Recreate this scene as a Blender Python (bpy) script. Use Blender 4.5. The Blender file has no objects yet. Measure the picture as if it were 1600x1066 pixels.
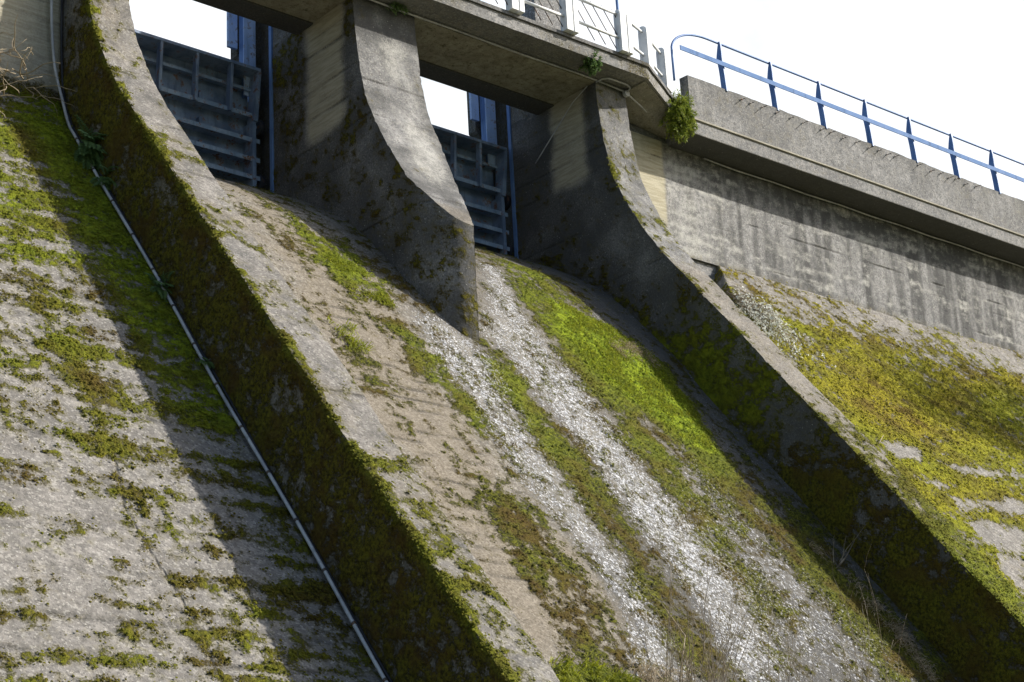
import bpy, bmesh, math, random
import numpy as np
from mathutils import Vector, Matrix
random.seed(7); rng = np.random.default_rng(7)
R = math.radians
scene = bpy.context.scene
col = scene.collection

# ------------------------------------------------------------------ camera, sky, sun, exposure
F, YAW, PITCH, ROLL = 2964.8, R(48.6416), R(19.2848), R(-3.13098)
cy, sy, cp, sp = math.cos(YAW), math.sin(YAW), math.cos(PITCH), math.sin(PITCH)
fw = Vector((cy*cp, sy*cp, sp)); rt = Vector((sy, -cy, 0)); up = rt.cross(fw)
cr, sr = math.cos(ROLL), math.sin(ROLL)
rt2 = rt*cr + up*sr; up2 = -sr*rt + cr*up
cam = bpy.data.objects.new('camera', bpy.data.cameras.new('camera')); col.objects.link(cam)
m = Matrix((rt2, up2, -fw)).transposed().to_4x4()
cam.matrix_world = m
cam.data.sensor_width = 36; cam.data.lens = F/1600*36
cam.data.clip_start = .5; cam.data.clip_end = 5000
scene.camera = cam

SUNV = Vector((1.38, -1.0, 1.05)).normalized()
sun = bpy.data.lights.new('sun', 'SUN'); sun.energy = 4.7; sun.angle = R(.55); sun.color = (1, .95, .86)
so = bpy.data.objects.new('sun', sun); col.objects.link(so)
so.rotation_euler = SUNV.to_track_quat('Z', 'Y').to_euler()
world = bpy.data.worlds.new('World'); scene.world = world; world.use_nodes = True
wn, wl = world.node_tree.nodes, world.node_tree.links
bg = wn['Background']
sky = wn.new('ShaderNodeTexSky'); sky.sky_type = 'NISHITA'; sky.sun_disc = False
sky.sun_elevation = math.asin(SUNV.z); sky.sun_rotation = math.atan2(SUNV.x, SUNV.y)
sky.dust_density = 2.0
# a bank of bright thin cloud lies over the dam, the rest of the sky is blue
tc = wn.new('ShaderNodeTexCoord')
dt = wn.new('ShaderNodeVectorMath'); dt.operation = 'DOT_PRODUCT'
cd = Vector((.66, .66, .42)).normalized(); dt.inputs[1].default_value = cd
wl.new(tc.outputs['Generated'], dt.inputs[0])
cn = wn.new('ShaderNodeTexNoise'); cn.inputs['Scale'].default_value = 2.2; cn.inputs['Detail'].default_value = 7
wl.new(tc.outputs['Generated'], cn.inputs['Vector'])
mm = wn.new('ShaderNodeMath'); mm.operation = 'MULTIPLY_ADD'; mm.inputs[1].default_value = .34
wl.new(cn.outputs['Fac'], mm.inputs[0]); wl.new(dt.outputs['Value'], mm.inputs[2])
cr_ = wn.new('ShaderNodeMapRange'); cr_.interpolation_type = 'SMOOTHSTEP'
cr_.inputs['From Min'].default_value = .93; cr_.inputs['From Max'].default_value = 1.02
wl.new(mm.outputs[0], cr_.inputs['Value'])
wmx = wn.new('ShaderNodeMix'); wmx.data_type = 'RGBA'
wl.new(cr_.outputs['Result'], wmx.inputs['Factor'])
wl.new(sky.outputs['Color'], wmx.inputs['A']); ctn = wn.new('ShaderNodeMix'); ctn.data_type = 'RGBA'; ctn.inputs['A'].default_value = (4.6, 5.3, 5.9, 1); ctn.inputs['B'].default_value = (7.0, 7.2, 7.5, 1)
cn2 = wn.new('ShaderNodeTexNoise'); cn2.inputs['Scale'].default_value = 5; cn2.inputs['Detail'].default_value = 8
crm = wn.new('ShaderNodeMapRange'); crm.interpolation_type = 'SMOOTHSTEP'; crm.inputs['From Min'].default_value = .36; crm.inputs['From Max'].default_value = .56
wl.new(tc.outputs['Generated'], cn2.inputs['Vector']); wl.new(cn2.outputs['Fac'], crm.inputs['Value']); wl.new(crm.outputs['Result'], ctn.inputs['Factor'])
wl.new(ctn.outputs['Result'], wmx.inputs['B'])
wl.new(wmx.outputs['Result'], bg.inputs['Color'])
bg.inputs['Strength'].default_value = .12
scene.view_settings.view_transform = 'Standard'; scene.view_settings.look = 'None'
scene.view_settings.exposure = 0.50; scene.view_settings.gamma = 1
scene.render.engine = 'CYCLES'
scene.render.resolution_x, scene.render.resolution_y = 1024, 682

# ------------------------------------------------------------------ numpy noise
_p = rng.permutation(512).astype(np.int64); _p = np.concatenate([_p, _p, _p])
_g = rng.normal(size=(512, 3)); _g /= np.linalg.norm(_g, axis=1)[:, None]
def perlin(P):
    P = np.asarray(P, float); i = np.floor(P).astype(np.int64); f = P - i; i &= 255
    u = f*f*f*(f*(f*6-15)+10); out = 0
    for a in (0, 1):
        for b in (0, 1):
            for c in (0, 1):
                h = _p[_p[_p[(i[:, 0]+a) & 255]+((i[:, 1]+b) & 255)]+((i[:, 2]+c) & 255)]
                d = ((f-(a, b, c))*_g[h]).sum(1)
                w = (u[:, 0] if a else 1-u[:, 0])*(u[:, 1] if b else 1-u[:, 1])*(u[:, 2] if c else 1-u[:, 2])
                out = out + w*d
    return out*1.5
def fbm(P, s=1., o=4, st=(1, 1, 1), off=0.):
    P = np.asarray(P, float)*np.array(st)*s + off; r = 0; a = .5
    for k in range(o):
        r = r + a*perlin(P); P = P*2.03+7.1; a *= .5
    return r
def sstep(a, b, x):
    t = np.clip((x-a)/(b-a), 0, 1); return t*t*(3-2*t)
def polymask(x, y, polys, soft=.4):
    """soft mask of a list of polygons in surface coordinates"""
    out = np.zeros(len(x))
    for poly in polys:
        p = np.array(poly, float); ins = np.zeros(len(x), bool); dm = np.full(len(x), 1e9)
        for k in range(len(p)):
            a, b = p[k], p[(k+1) % len(p)]
            c = ((a[1] > y) != (b[1] > y)) & (x < (b[0]-a[0])*(y-a[1])/((b[1]-a[1]) or 1e-9)+a[0]); ins ^= c
            e = b-a; t = np.clip(((x-a[0])*e[0]+(y-a[1])*e[1])/max(e@e, 1e-9), 0, 1)
            dm = np.minimum(dm, np.hypot(x-a[0]-t*e[0], y-a[1]-t*e[1]))
        sd = np.where(ins, dm, -dm); out = np.maximum(out, sstep(-soft, soft, sd))
    return out
def linemask(x, y, pl, w):
    p = np.array(pl, float); dm = np.full(len(x), 1e9)
    for a, b in zip(p[:-1], p[1:]):
        e = b-a; t = np.clip(((x-a[0])*e[0]+(y-a[1])*e[1])/max(e@e, 1e-9), 0, 1)
        dm = np.minimum(dm, np.hypot(x-a[0]-t*e[0], y-a[1]-t*e[1]))
    return np.exp(-(dm/w)**2)

# ------------------------------------------------------------------ object helpers
def tag(o, label=None, cat=None, group=None, kind=None):
    if label: o['label'] = label
    if cat: o['category'] = cat
    if group: o['group'] = group
    if kind: o['kind'] = kind
    return o
def empty(name, loc, label, cat, group=None):
    o = bpy.data.objects.new(name, None); o.location = loc; o.empty_display_size = .2; col.objects.link(o)
    return tag(o, label, cat, group)
def origin(o):
    v = Vector((0, 0, 0))
    while o: v += o.location; o = o.parent
    return v
class MB:
    def __init__(s): s.v = []; s.f = []; s.sm = []; s.n = 0
    def add(s, V, Fs, smooth=False):
        s.v.extend(tuple(map(float, v)) for v in V); s.f.extend(tuple(i+s.n for i in f) for f in Fs)
        s.sm.extend([smooth]*len(Fs)); s.n += len(V); return s
    def box(s, a, b, bev=0):
        (x0, y0, z0), (x1, y1, z1) = a, b
        V = [(x, y, z) for x in (x0, x1) for y in (y0, y1) for z in (z0, z1)]
        return s.add(V, [(0, 1, 3, 2), (4, 6, 7, 5), (0, 4, 5, 1), (2, 3, 7, 6), (0, 2, 6, 4), (1, 5, 7, 3)])
    def prism(s, poly, z0, z1):
        n = len(poly); V = [(x, y, z0) for x, y in poly]+[(x, y, z1) for x, y in poly]
        return s.add(V, [tuple(range(n))[::-1], tuple(range(n, 2*n))]+[(i, (i+1) % n, (i+1) % n+n, i+n) for i in range(n)])
    def hull(s, bot, top):
        n = len(bot); return s.add(list(bot)+list(top), [tuple(range(n))[::-1], tuple(range(n, 2*n))]+[(i, (i+1) % n, (i+1) % n+n, i+n) for i in range(n)])
    def tube(s, pts, r, seg=8, r1=None):
        pts = [Vector(p) for p in pts]; n = len(pts); V = []; ref = None
        for i, p in enumerate(pts):
            t = (pts[min(i+1, n-1)]-pts[max(i-1, 0)]).normalized()
            if ref is None: ref = Vector((0, 0, 1)) if abs(t.z) < .9 else Vector((1, 0, 0))
            a = (ref - t*ref.dot(t)).normalized(); b = t.cross(a); ref = a
            rr = r if r1 is None else r+(r1-r)*i/(n-1)
            for k in range(seg):
                q = 2*math.pi*k/seg; V.append(p+a*math.cos(q)*rr+b*math.sin(q)*rr)
        Fs = [(i*seg+k, i*seg+(k+1) % seg, (i+1)*seg+(k+1) % seg, (i+1)*seg+k) for i in range(n-1) for k in range(seg)]
        Fs += [tuple(range(seg))[::-1], tuple(range((n-1)*seg, n*seg))]
        return s.add(V, Fs, True)
    def build(s, name, mat, parent=None, bevel=0, attrs=None):
        o_ = origin(parent); me = bpy.data.meshes.new(name)
        me.from_pydata([(v[0]-o_.x, v[1]-o_.y, v[2]-o_.z) for v in s.v], [], s.f)
        me.polygons.foreach_set('use_smooth', s.sm); me.materials.append(mat); me.update()
        o = bpy.data.objects.new(name, me); col.objects.link(o)
        if parent: o.parent = parent
        bm = bmesh.new(); bm.from_mesh(me); bmesh.ops.recalc_face_normals(bm, faces=bm.faces)
        if bevel: bmesh.ops.bevel(bm, geom=list(bm.edges), offset=bevel, segments=2, affect='EDGES', profile=.6)
        bm.to_mesh(me); bm.free()
        return o
class Surf:
    """several vertex grids joined into one displaced, weathered concrete mesh"""
    def __init__(s): s.P = []; s.N = []; s.F = []; s.n = 0; s.tagv = []
    def grid(s, P, flip=False, tagid=0):
        P = np.asarray(P, float); a, b, _ = P.shape
        du = np.gradient(P, axis=0); dv = np.gradient(P, axis=1); N = np.cross(du, dv)
        if flip: N = -N
        N /= np.maximum(np.linalg.norm(N, axis=2), 1e-9)[..., None]
        i = np.arange(a*b).reshape(a, b)+s.n
        q = np.stack([i[:-1, :-1], i[1:, :-1], i[1:, 1:], i[:-1, 1:]], -1).reshape(-1, 4)
        if flip: q = q[:, ::-1]
        s.P.append(P.reshape(-1, 3)); s.N.append(N.reshape(-1, 3)); s.F.append(q); s.n += a*b
        s.tagv.append(np.full(a*b, tagid)); return s
    def arrays(s): return np.concatenate(s.P), np.concatenate(s.N), np.concatenate(s.tagv)
    def build(s, name, mat, P, attrs, parent=None, weld=False):
        o_ = origin(parent); Fq = np.concatenate(s.F); me = bpy.data.meshes.new(name)
        Q = P-np.array(o_[:])
        me.vertices.add(len(Q)); me.vertices.foreach_set('co', Q.ravel())
        me.loops.add(Fq.size); me.loops.foreach_set('vertex_index', Fq.ravel().astype(np.int32))
        me.polygons.add(len(Fq)); me.polygons.foreach_set('loop_start', np.arange(0, Fq.size, 4, dtype=np.int32))
        me.polygons.foreach_set('loop_total', np.full(len(Fq), 4, dtype=np.int32))
        me.update(calc_edges=True); me.validate()
        me.polygons.foreach_set('use_smooth', np.ones(len(me.polygons), bool))
        for k, v in attrs.items():
            at = me.attributes.new(k, 'FLOAT', 'POINT'); at.data.foreach_set('value', np.asarray(v, np.float32))
        me.materials.append(mat); o = bpy.data.objects.new(name, me); col.objects.link(o)
        if parent: o.parent = parent
        return o
def resample(pts, step, smooth=True):
    p = np.array(pts, float)
    if smooth:
        out = []
        for i in range(len(p)-1):
            a = p[max(i-1, 0)]; b = p[i]; c = p[i+1]; d = p[min(i+2, len(p)-1)]
            for t in np.linspace(0, 1, 12, endpoint=False):
                out.append(.5*((2*b)+(c-a)*t+(2*a-5*b+4*c-d)*t*t+(3*b-a-3*c+d)*t**3))
        out.append(p[-1]); p = np.array(out)
    L = np.r_[0, np.cumsum(np.linalg.norm(np.diff(p, axis=0), axis=1))]
    n = max(2, int(L[-1]/step)+1); q = np.linspace(0, L[-1], n)
    return np.stack([np.interp(q, L, p[:, k]) for k in range(p.shape[1])], 1)

# ------------------------------------------------------------------ materials
class NT:
    def __init__(s, name):
        s.m = bpy.data.materials.new(name); s.m.use_nodes = True; s.t = s.m.node_tree; s.n = s.t.nodes; s.l = s.t.links
        s.bsdf = s.n['Principled BSDF']; s.pos = s.new('ShaderNodeNewGeometry').outputs['Position']
    def new(s, t, **k):
        n = s.n.new(t)
        for a, b in k.items(): setattr(n, a, b)
        return n
    def set(s, sock, v):
        if isinstance(v, bpy.types.NodeSocket): s.l.new(v, sock)
        else: sock.default_value = v
    def math(s, op, a, b=0, c=0, clamp=False):
        n = s.new('ShaderNodeMath', operation=op, use_clamp=clamp); s.set(n.inputs[0], a); s.set(n.inputs[1], b); s.set(n.inputs[2], c); return n.outputs[0]
    def map(s, scale, rot=(0, 0, 0)):
        n = s.new('ShaderNodeMapping'); s.l.new(s.pos, n.inputs['Vector']); n.inputs['Scale'].default_value = scale; n.inputs['Rotation'].default_value = rot; return n.outputs[0]
    def noise(s, scale, detail=4, rough=.6, vec=None):
        n = s.new('ShaderNodeTexNoise'); s.l.new(vec or s.pos, n.inputs['Vector']); n.inputs['Scale'].default_value = scale
        n.inputs['Detail'].default_value = detail; n.inputs['Roughness'].default_value = rough; return n.outputs['Fac']
    def vor(s, scale, vec=None, out='Distance'):
        n = s.new('ShaderNodeTexVoronoi'); s.l.new(vec or s.pos, n.inputs['Vector']); n.inputs['Scale'].default_value = scale; return n.outputs[out]
    def attr(s, name): return s.new('ShaderNodeAttribute', attribute_name=name).outputs['Fac']
    def ss(s, v, a, b, lo=0., hi=1.):
        n = s.new('ShaderNodeMapRange', interpolation_type='SMOOTHSTEP'); s.set(n.inputs['Value'], v)
        n.inputs['From Min'].default_value = a; n.inputs['From Max'].default_value = b
        n.inputs['To Min'].default_value = lo; n.inputs['To Max'].default_value = hi; return n.outputs[0]
    def mix(s, f, a, b, mode='MIX'):
        n = s.new('ShaderNodeMix', data_type='RGBA', blend_type=mode); s.set(n.inputs['Factor'], f)
        for k, v in (('A', a), ('B', b)):
            sk = n.inputs[k] if False else [i for i in n.inputs if i.name == k and i.type == 'RGBA'][0]
            s.set(sk, (*v, 1) if isinstance(v, tuple) and len(v) == 3 else v)
        return [o for o in n.outputs if o.type == 'RGBA'][0]
    def done(s, colour, rough=.9, height=None, dist=.02, strength=1., spec=.3, metal=0):
        s.set(s.bsdf.inputs['Base Color'], colour if not isinstance(colour, tuple) else (*colour, 1))
        s.set(s.bsdf.inputs['Roughness'], rough); s.set(s.bsdf.inputs['Metallic'], metal)
        s.bsdf.inputs['Specular IOR Level'].default_value = spec
        if height is not None:
            b = s.new('ShaderNodeBump'); b.inputs['Distance'].default_value = dist; b.inputs['Strength'].default_value = strength
            s.l.new(height, b.inputs['Height']); s.l.new(b.outputs[0], s.bsdf.inputs['Normal'])
        return s.m

def weathered(name, light=(.30, .282, .262), dark=(.175, .165, .152), mossd=(.04, .032, .006), mossl=(.19, .165, .013)):
    """concrete reading the mesh's own maps of what grows or runs on it"""
    t = NT(name); A = {k: t.attr(k) for k in ('moss', 'lush', 'white', 'soil', 'grime', 'beige', 'line', 'lime')}
    big = t.noise(.9, 5); mid = t.noise(5, 5, .65); fine = t.noise(22, 4, .7); grit = t.noise(70, 2, .6)
    ag = t.vor(24, out='Color'); sep = t.new('ShaderNodeSeparateColor'); t.l.new(ag, sep.inputs[0]); pebble = sep.outputs[0]
    c = t.mix(t.ss(mid, .35, .65), dark, light)
    c = t.mix(t.math('MULTIPLY', t.ss(big, .4, .62), .4), c, tuple(x*.66 for x in dark))
    # pale and dark aggregate
    c = t.mix(t.math('MULTIPLY', t.ss(pebble, .78, .95), .4), c, (.5, .48, .44))
    c = t.mix(t.math('MULTIPLY', t.ss(pebble, .25, .08), .5), c, (.09, .085, .08))
    # beige, cleaner boards
    c = t.mix(A['beige'], c, t.mix(t.ss(t.noise(3, 5, .6, t.map((.5, .5, 5))), .35, .65), (.40, .36, .26), (.54, .50, .38)))
    # brown soil film
    so = t.ss(t.math('ADD', A['soil'], t.math('MULTIPLY', t.math('SUBTRACT', fine, .5), 1.0)), .35, .7)
    c = t.mix(t.math('MULTIPLY', so, .8), c, t.mix(pebble, (.15, .128, .098), (.275, .24, .19)))
    # black algae, soot and painted shade
    g = t.math('ADD', A['grime'], t.math('MULTIPLY', t.math('SUBTRACT', fine, .5), .9))
    g = t.ss(t.math('ADD', g, t.math('MULTIPLY', t.math('SUBTRACT', mid, .5), .5)), .15, .85)
    c = t.mix(t.math('MULTIPLY', g, .88), c, t.mix(grit, (.035, .036, .038), (.095, .095, .093)))
    # white lichen dots
    li = t.ss(t.vor(9), .16, .1); li = t.math('MULTIPLY', li, t.ss(t.noise(2.2, 3), .52, .62)); li = t.math('MULTIPLY', li, .6)
    c = t.mix(li, c, (.6, .6, .56))
    # open joints
    c = t.mix(t.math('MULTIPLY', A['line'], t.ss(fine, .3, .6)), c, (.03, .028, .024))
    # pale lime bloom
    lm = t.math('ADD', A['lime'], t.math('ADD', t.math('MULTIPLY', t.math('SUBTRACT', fine, .5), 1.2), t.math('MULTIPLY', t.math('SUBTRACT', mid, .5), .7)))
    c = t.mix(t.math('MULTIPLY', t.math('MULTIPLY', t.ss(lm, .2, 1.0), .8), t.ss(A['lime'], .0, .12)), c, t.mix(grit, (.42, .41, .37), (.66, .65, .61)))
    # lime crust and thin running water: broken along the flow
    fl = t.map((1, .45, .45)); wn_ = t.noise(24, 3, .75, fl); wm = t.noise(5, 3, .6, fl)
    cell = t.new('ShaderNodeSeparateColor'); t.l.new(t.vor(30, t.map((1, .7, .7)), 'Color'), cell.inputs[0])
    w = t.math('ADD', A['white'], t.math('ADD', t.math('MULTIPLY', t.math('SUBTRACT', wn_, .5), .8), t.math('MULTIPLY', t.math('SUBTRACT', wm, .5), .7)))
    w = t.ss(t.math('SUBTRACT', w, cell.outputs[0]), -.10, .24); w = t.math('MULTIPLY', w, t.ss(A['white'], .02, .2))
    c = t.mix(w, c, t.mix(cell.outputs[1], (.30, .31, .34), (.80, .81, .84)))
    # moss
    mo = t.math('ADD', A['moss'], t.math('ADD', t.math('MULTIPLY', t.math('SUBTRACT', fine, .5), .95), t.math('MULTIPLY', t.math('SUBTRACT', mid, .5), .5)))
    stain = t.math('MULTIPLY', t.ss(t.math('ADD', A['moss'], t.math('MULTIPLY', t.math('SUBTRACT', mid, .5), .9)), .18, .62), .5)
    c = t.mix(stain, c, t.mix(A['lush'], (.12, .095, .03), (.20, .20, .02)))
    mo = t.ss(mo, .42, .62)
    mo = t.math('MULTIPLY', mo, t.math('SUBTRACT', 1.0, t.math('MULTIPLY', w, .8)))
    mc = t.mix(t.ss(t.noise(13, 4, .7), .36, .64), mossd, mossl)
    mc = t.mix(t.math('MULTIPLY', t.ss(big, .45, .62), .7), mc, (.10, .055, .012))
    mc = t.mix(A['lush'], mc, t.mix(t.ss(mid, .35, .65), (.13, .19, .006), (.33, .41, .014)))
    c = t.mix(mo, c, mc)
    h = t.math('ADD', t.math('MULTIPLY', fine, .5), t.math('MULTIPLY', grit, .3))
    h = t.math('ADD', h, t.math('MULTIPLY', pebble, .12))
    h = t.math('ADD', h, t.math('MULTIPLY', t.math('MULTIPLY', mo, t.noise(30, 3, .7)), 2.2))
    h = t.math('ADD', h, t.math('MULTIPLY', t.math('MULTIPLY', w, wn_), 2.0))
    h = t.math('SUBTRACT', h, t.math('MULTIPLY', A['line'], 1.2))
    return t.done(c, t.math('SUBTRACT', .95, t.math('MULTIPLY', w, .3)), h, .035, 1., spec=.25)

M = {}
M['slope'] = weathered('slope_concrete')
M['chute'] = weathered('chute_concrete', (.285, .26, .225), (.165, .148, .122), mossd=(.028, .032, .007), mossl=(.17, .175, .012))
M['wall'] = weathered('wall_concrete', (.34, .335, .33), (.20, .20, .20))
M['yellow'] = weathered('yellow_moss_concrete', mossd=(.13, .10, .006), mossl=(.42, .365, .012))
def paint(name, a, b, rust=.5, rough=.5):
    t = NT(name); n = t.noise(1.7, 5, .6); f = t.noise(9, 4, .65); streak = t.noise(6, 4, .6, t.map((1, 1, .12)))
    c = t.mix(t.ss(n, .35, .65), a, b)
    c = t.mix(t.math('MULTIPLY', t.ss(streak, .5, .72), .5), c, tuple(x*.45 for x in a))
    r = t.math('MULTIPLY', t.ss(t.noise(3.4, 6, .75), .54, .64), rust)
    c = t.mix(r, c, t.mix(f, (.10, .04, .015), (.30, .14, .05)))
    return t.done(c, t.math('ADD', rough, t.math('MULTIPLY', r, .3)), f, .004, .6)
M['gate'] = paint('gate_paint', (.13, .19, .31), (.26, .35, .50), .8)
M['girder'] = paint('girder_paint', (.20, .29, .43), (.32, .42, .56), 1.)
M['gate_dark'] = paint('rail_steel', (.03, .035, .05), (.06, .07, .09), .5)
M['column'] = paint('column_paint', (.34, .48, .78), (.46, .60, .86), .7)
M['blue'] = paint('blue_rail_paint', (.10, .19, .42), (.14, .25, .50), .1)
M['palebl'] = paint('pale_blue_rail_paint', (.13, .22, .42), (.17, .26, .47), .05, .85)
M['palebl'].node_tree.nodes['Principled BSDF'].inputs['Specular IOR Level'].default_value = .12
M['white'] = paint('white_paint', (.66, .68, .70), (.76, .77, .78), .12)
M['pipe'] = paint('grey_pipe', (.36, .37, .40), (.52, .53, .55), .1, .35)
M['black'] = paint('black_cable', (.02, .02, .025), (.035, .035, .04), 0)
M['iron'] = paint('iron', (.06, .05, .045), (.12, .10, .09), .8)
def leafmat(name, a, b, tr=.15):
    t = NT(name); oi = t.noise(9, 3, .7); c = t.mix(t.ss(oi, .3, .7), a, b)
    t.bsdf.inputs['Subsurface Weight'].default_value = 0
    mtl = t.done(c, .55, None, spec=.35)
    tl = t.new('ShaderNodeBsdfTranslucent'); t.l.new(c, tl.inputs['Color']); mx = t.new('ShaderNodeMixShader'); mx.inputs[0].default_value = tr*2
    out = t.n['Material Output']; t.l.new(t.bsdf.outputs[0], mx.inputs[1]); t.l.new(tl.outputs[0], mx.inputs[2]); t.l.new(mx.outputs[0], out.inputs[0])
    return mtl
M['fern'] = leafmat('fern_leaf', (.08, .15, .05), (.18, .28, .09))
M['shrub'] = leafmat('shrub_leaf', (.12, .19, .025), (.36, .40, .06))
M['grass'] = leafmat('grass_blade', (.14, .18, .012), (.36, .38, .03), .25)
M['pale'] = leafmat('pale_leaf', (.55, .58, .50), (.85, .86, .82))
M['dry'] = leafmat('dry_stem', (.30, .24, .15), (.48, .40, .28))
M['twig'] = leafmat('twig_bark', (.20, .16, .11), (.42, .36, .27))
t = NT('ground_soil'); gc = t.mix(t.ss(t.noise(.4, 6), .4, .6), (.06, .055, .03), (.06, .08, .025)); M['ground'] = t.done(gc, .95, t.noise(6, 5), .1)
t = NT('reservoir_water'); M['water'] = t.done((.02, .035, .035), .08, t.noise(2, 4), .03, .5)

# growth, stain and tree shade outlines in surface coordinates (X, height)
CH={'W':[[(27.7, 16.6), (28.9, 16.8), (29.4, 15.4), (28.9, 13.6), (28.8, 12.3), (28.8, 11.0), (28.8, 9.5), (28.5, 8.1), (28.3, 6.8), (28.3, 6.0), (26.3, 5.9), (27.5, 7.6), (27.6, 8.8), (27.5, 10.2), (27.3, 11.8), (27.6, 13.7), (27.4, 14.9)], [(33.0, 20.3), (33.4, 19.7), (32.4, 17.8), (32.3, 16.1), (32.3, 14.7), (32.1, 13.1), (32.1, 11.7), (32.3, 10.4), (32.2, 9.1), (32.2, 8.0), (31.2, 6.2), (29.7, 6.1), (30.0, 7.5), (30.1, 8.8), (30.3, 10.3), (30.3, 11.8), (30.4, 13.5), (30.4, 14.7), (30.3, 16.0), (29.9, 16.4)], [(34.4, 12.9), (34.5, 12.1), (34.6, 10.7), (35.1, 9.4), (35.5, 8.4), (35.6, 7.0), (35.0, 6.5), (31.7, 6.3), (32.2, 8.0), (32.2, 9.4), (32.3, 11.2)], [(35.9, 18.7), (36.1, 18.0), (35.6, 16.8), (35.2, 17.1)]],
 'G':[[(34.1, 20.8), (35.7, 20.5), (35.3, 18.8), (36.0, 18.0), (36.1, 16.7), (36.4, 15.6), (36.1, 13.9), (35.5, 11.6), (35.5, 10.5), (34.8, 10.7), (34.5, 12.1), (34.3, 13.6), (33.6, 14.1), (33.0, 14.4), (32.4, 15.4), (32.5, 17.1), (32.7, 18.4)], [(29.1, 15.3), (30.2, 15.3), (29.9, 13.4), (29.9, 11.5), (29.7, 9.7), (29.5, 7.7), (28.9, 6.0), (27.9, 6.0), (28.3, 8.1), (28.4, 10.0), (28.5, 11.9), (29.0, 14.0)], [(33.0, 14.4), (33.8, 13.3), (33.5, 10.8), (32.7, 8.1), (31.2, 6.2), (30.8, 6.6), (31.7, 9.0), (32.0, 11.3), (32.4, 13.2)], [(26.6, 16.0), (27.4, 15.8), (27.6, 14.3), (27.4, 12.4), (27.1, 12.4), (26.7, 13.3), (26.3, 14.4)], [(25.9, 19.9), (27.4, 19.1), (27.5, 17.9), (27.3, 16.6), (26.4, 16.7), (25.5, 17.8)], [(35.7, 11.9), (36.7, 10.0), (37.0, 7.8), (37.6, 6.7), (35.0, 6.5), (34.7, 8.3), (34.5, 9.7)], [(26.8, 10.8), (26.8, 9.3), (27.0, 8.0), (26.8, 6.9), (26.2, 5.8), (24.5, 5.7), (25.1, 7.3), (25.3, 8.9), (25.4, 9.9)]],
 'B':[[(34.3, 18.8), (35.9, 18.2), (36.7, 17.1), (36.7, 15.4), (35.8, 13.4), (34.8, 13.9), (34.3, 14.9), (33.5, 15.9), (33.4, 17.3)]],
 'S':[[(25.2, 21.5), (27.4, 17.4), (26.9, 13.5), (26.5, 10.4), (26.8, 7.5), (23.8, 5.7), (24.0, 8.1), (24.1, 11.1), (23.7, 13.2), (24.1, 17.1)]]}
LF={'G':[[(18.2, 21.3), (20.0, 21.5), (20.2, 17.7), (20.1, 13.9), (19.8, 11.0), (19.3, 11.4), (18.8, 12.9), (18.4, 15.0), (18.0, 17.2), (16.6, 16.7)], [(20.1, 19.5), (20.2, 17.7), (20.1, 14.9), (19.9, 12.6), (19.8, 10.8), (19.3, 11.1), (18.3, 11.7), (18.2, 13.5), (18.1, 15.8), (18.7, 18.1)], [(16.6, 16.7), (17.5, 16.6), (17.9, 15.3), (18.0, 12.7), (16.8, 11.1), (16.2, 11.6), (14.8, 11.3), (15.3, 12.7), (16.3, 13.3), (16.3, 14.7)], [(13.3, 7.1), (14.7, 7.1), (16.2, 7.1), (16.7, 6.5), (16.1, 6.0), (14.5, 6.1), (13.1, 6.6)], [(14.6, 6.3), (16.7, 6.5), (16.5, 6.0), (14.5, 5.9)], [(15.9, 8.9), (16.6, 8.9), (16.3, 8.4), (15.4, 8.4)], [(15.2, 8.1), (16.6, 7.9), (17.5, 7.6), (16.3, 7.6), (15.1, 7.8)], [(18.6, 8.5), (19.8, 8.3), (19.8, 7.9), (18.6, 7.9)], [(18.0, 7.4), (19.4, 7.6), (19.9, 6.8), (19.6, 5.4), (18.8, 5.3), (19.0, 6.7), (18.2, 7.0)], [(14.4, 5.4), (16.8, 5.9), (19.2, 5.7), (19.3, 5.4), (14.3, 5.0)], [(19.8, 9.1), (19.9, 8.4), (19.9, 6.3), (19.9, 5.4), (19.5, 5.4), (19.4, 6.9), (19.3, 8.3)]],
 'C':[[(13.9, 8.9), (18.3, 10.1), (20.4, 10.8), (19.9, 9.3), (18.0, 7.4), (16.3, 5.5), (12.8, 5.5), (13.2, 6.8)]],
 'J':[[(16.5, 13.9), (16.5, 12.7), (16.6, 11.0), (16.5, 9.8), (16.2, 8.7), (16.3, 7.7), (16.5, 6.5), (16.5, 5.2)]]}
RF={'G':[[(44.4, 19.8), (48.3, 20.5), (53.0, 20.1), (58.3, 20.6), (42.6, 9.0), (42.5, 10.2), (42.6, 12.4), (42.0, 15.5), (42.5, 17.7)], [(42.7, 20.8), (45.2, 20.6), (43.3, 18.4), (42.4, 19.3)]],
 'C':[[(43.9, 15.2), (45.4, 15.2), (45.1, 14.6), (43.7, 14.5)], [(46.0, 14.7), (49.3, 15.0), (50.6, 15.0), (46.5, 14.3)], [(44.6, 13.2), (48.9, 13.7), (48.3, 13.2), (44.6, 12.8)], [(44.1, 12.4), (47.1, 12.3), (45.6, 11.2), (44.1, 11.5)], [(44.0, 11.1), (45.2, 11.0), (43.5, 9.7), (43.5, 10.3)], [(43.6, 13.7), (45.7, 13.9), (44.9, 13.5)]],
 'D':[[(52.0, 20.2), (55.6, 20.4), (52.4, 18.2), (49.6, 17.9)], [(61.0, 23.6), (62.9, 24.1), (58.3, 20.6), (57.8, 21.2)], [(43.3, 17.3), (47.0, 16.8), (47.4, 15.1), (44.3, 15.0)]]}  # last list: tree shadow patches, toned into the moss

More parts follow.
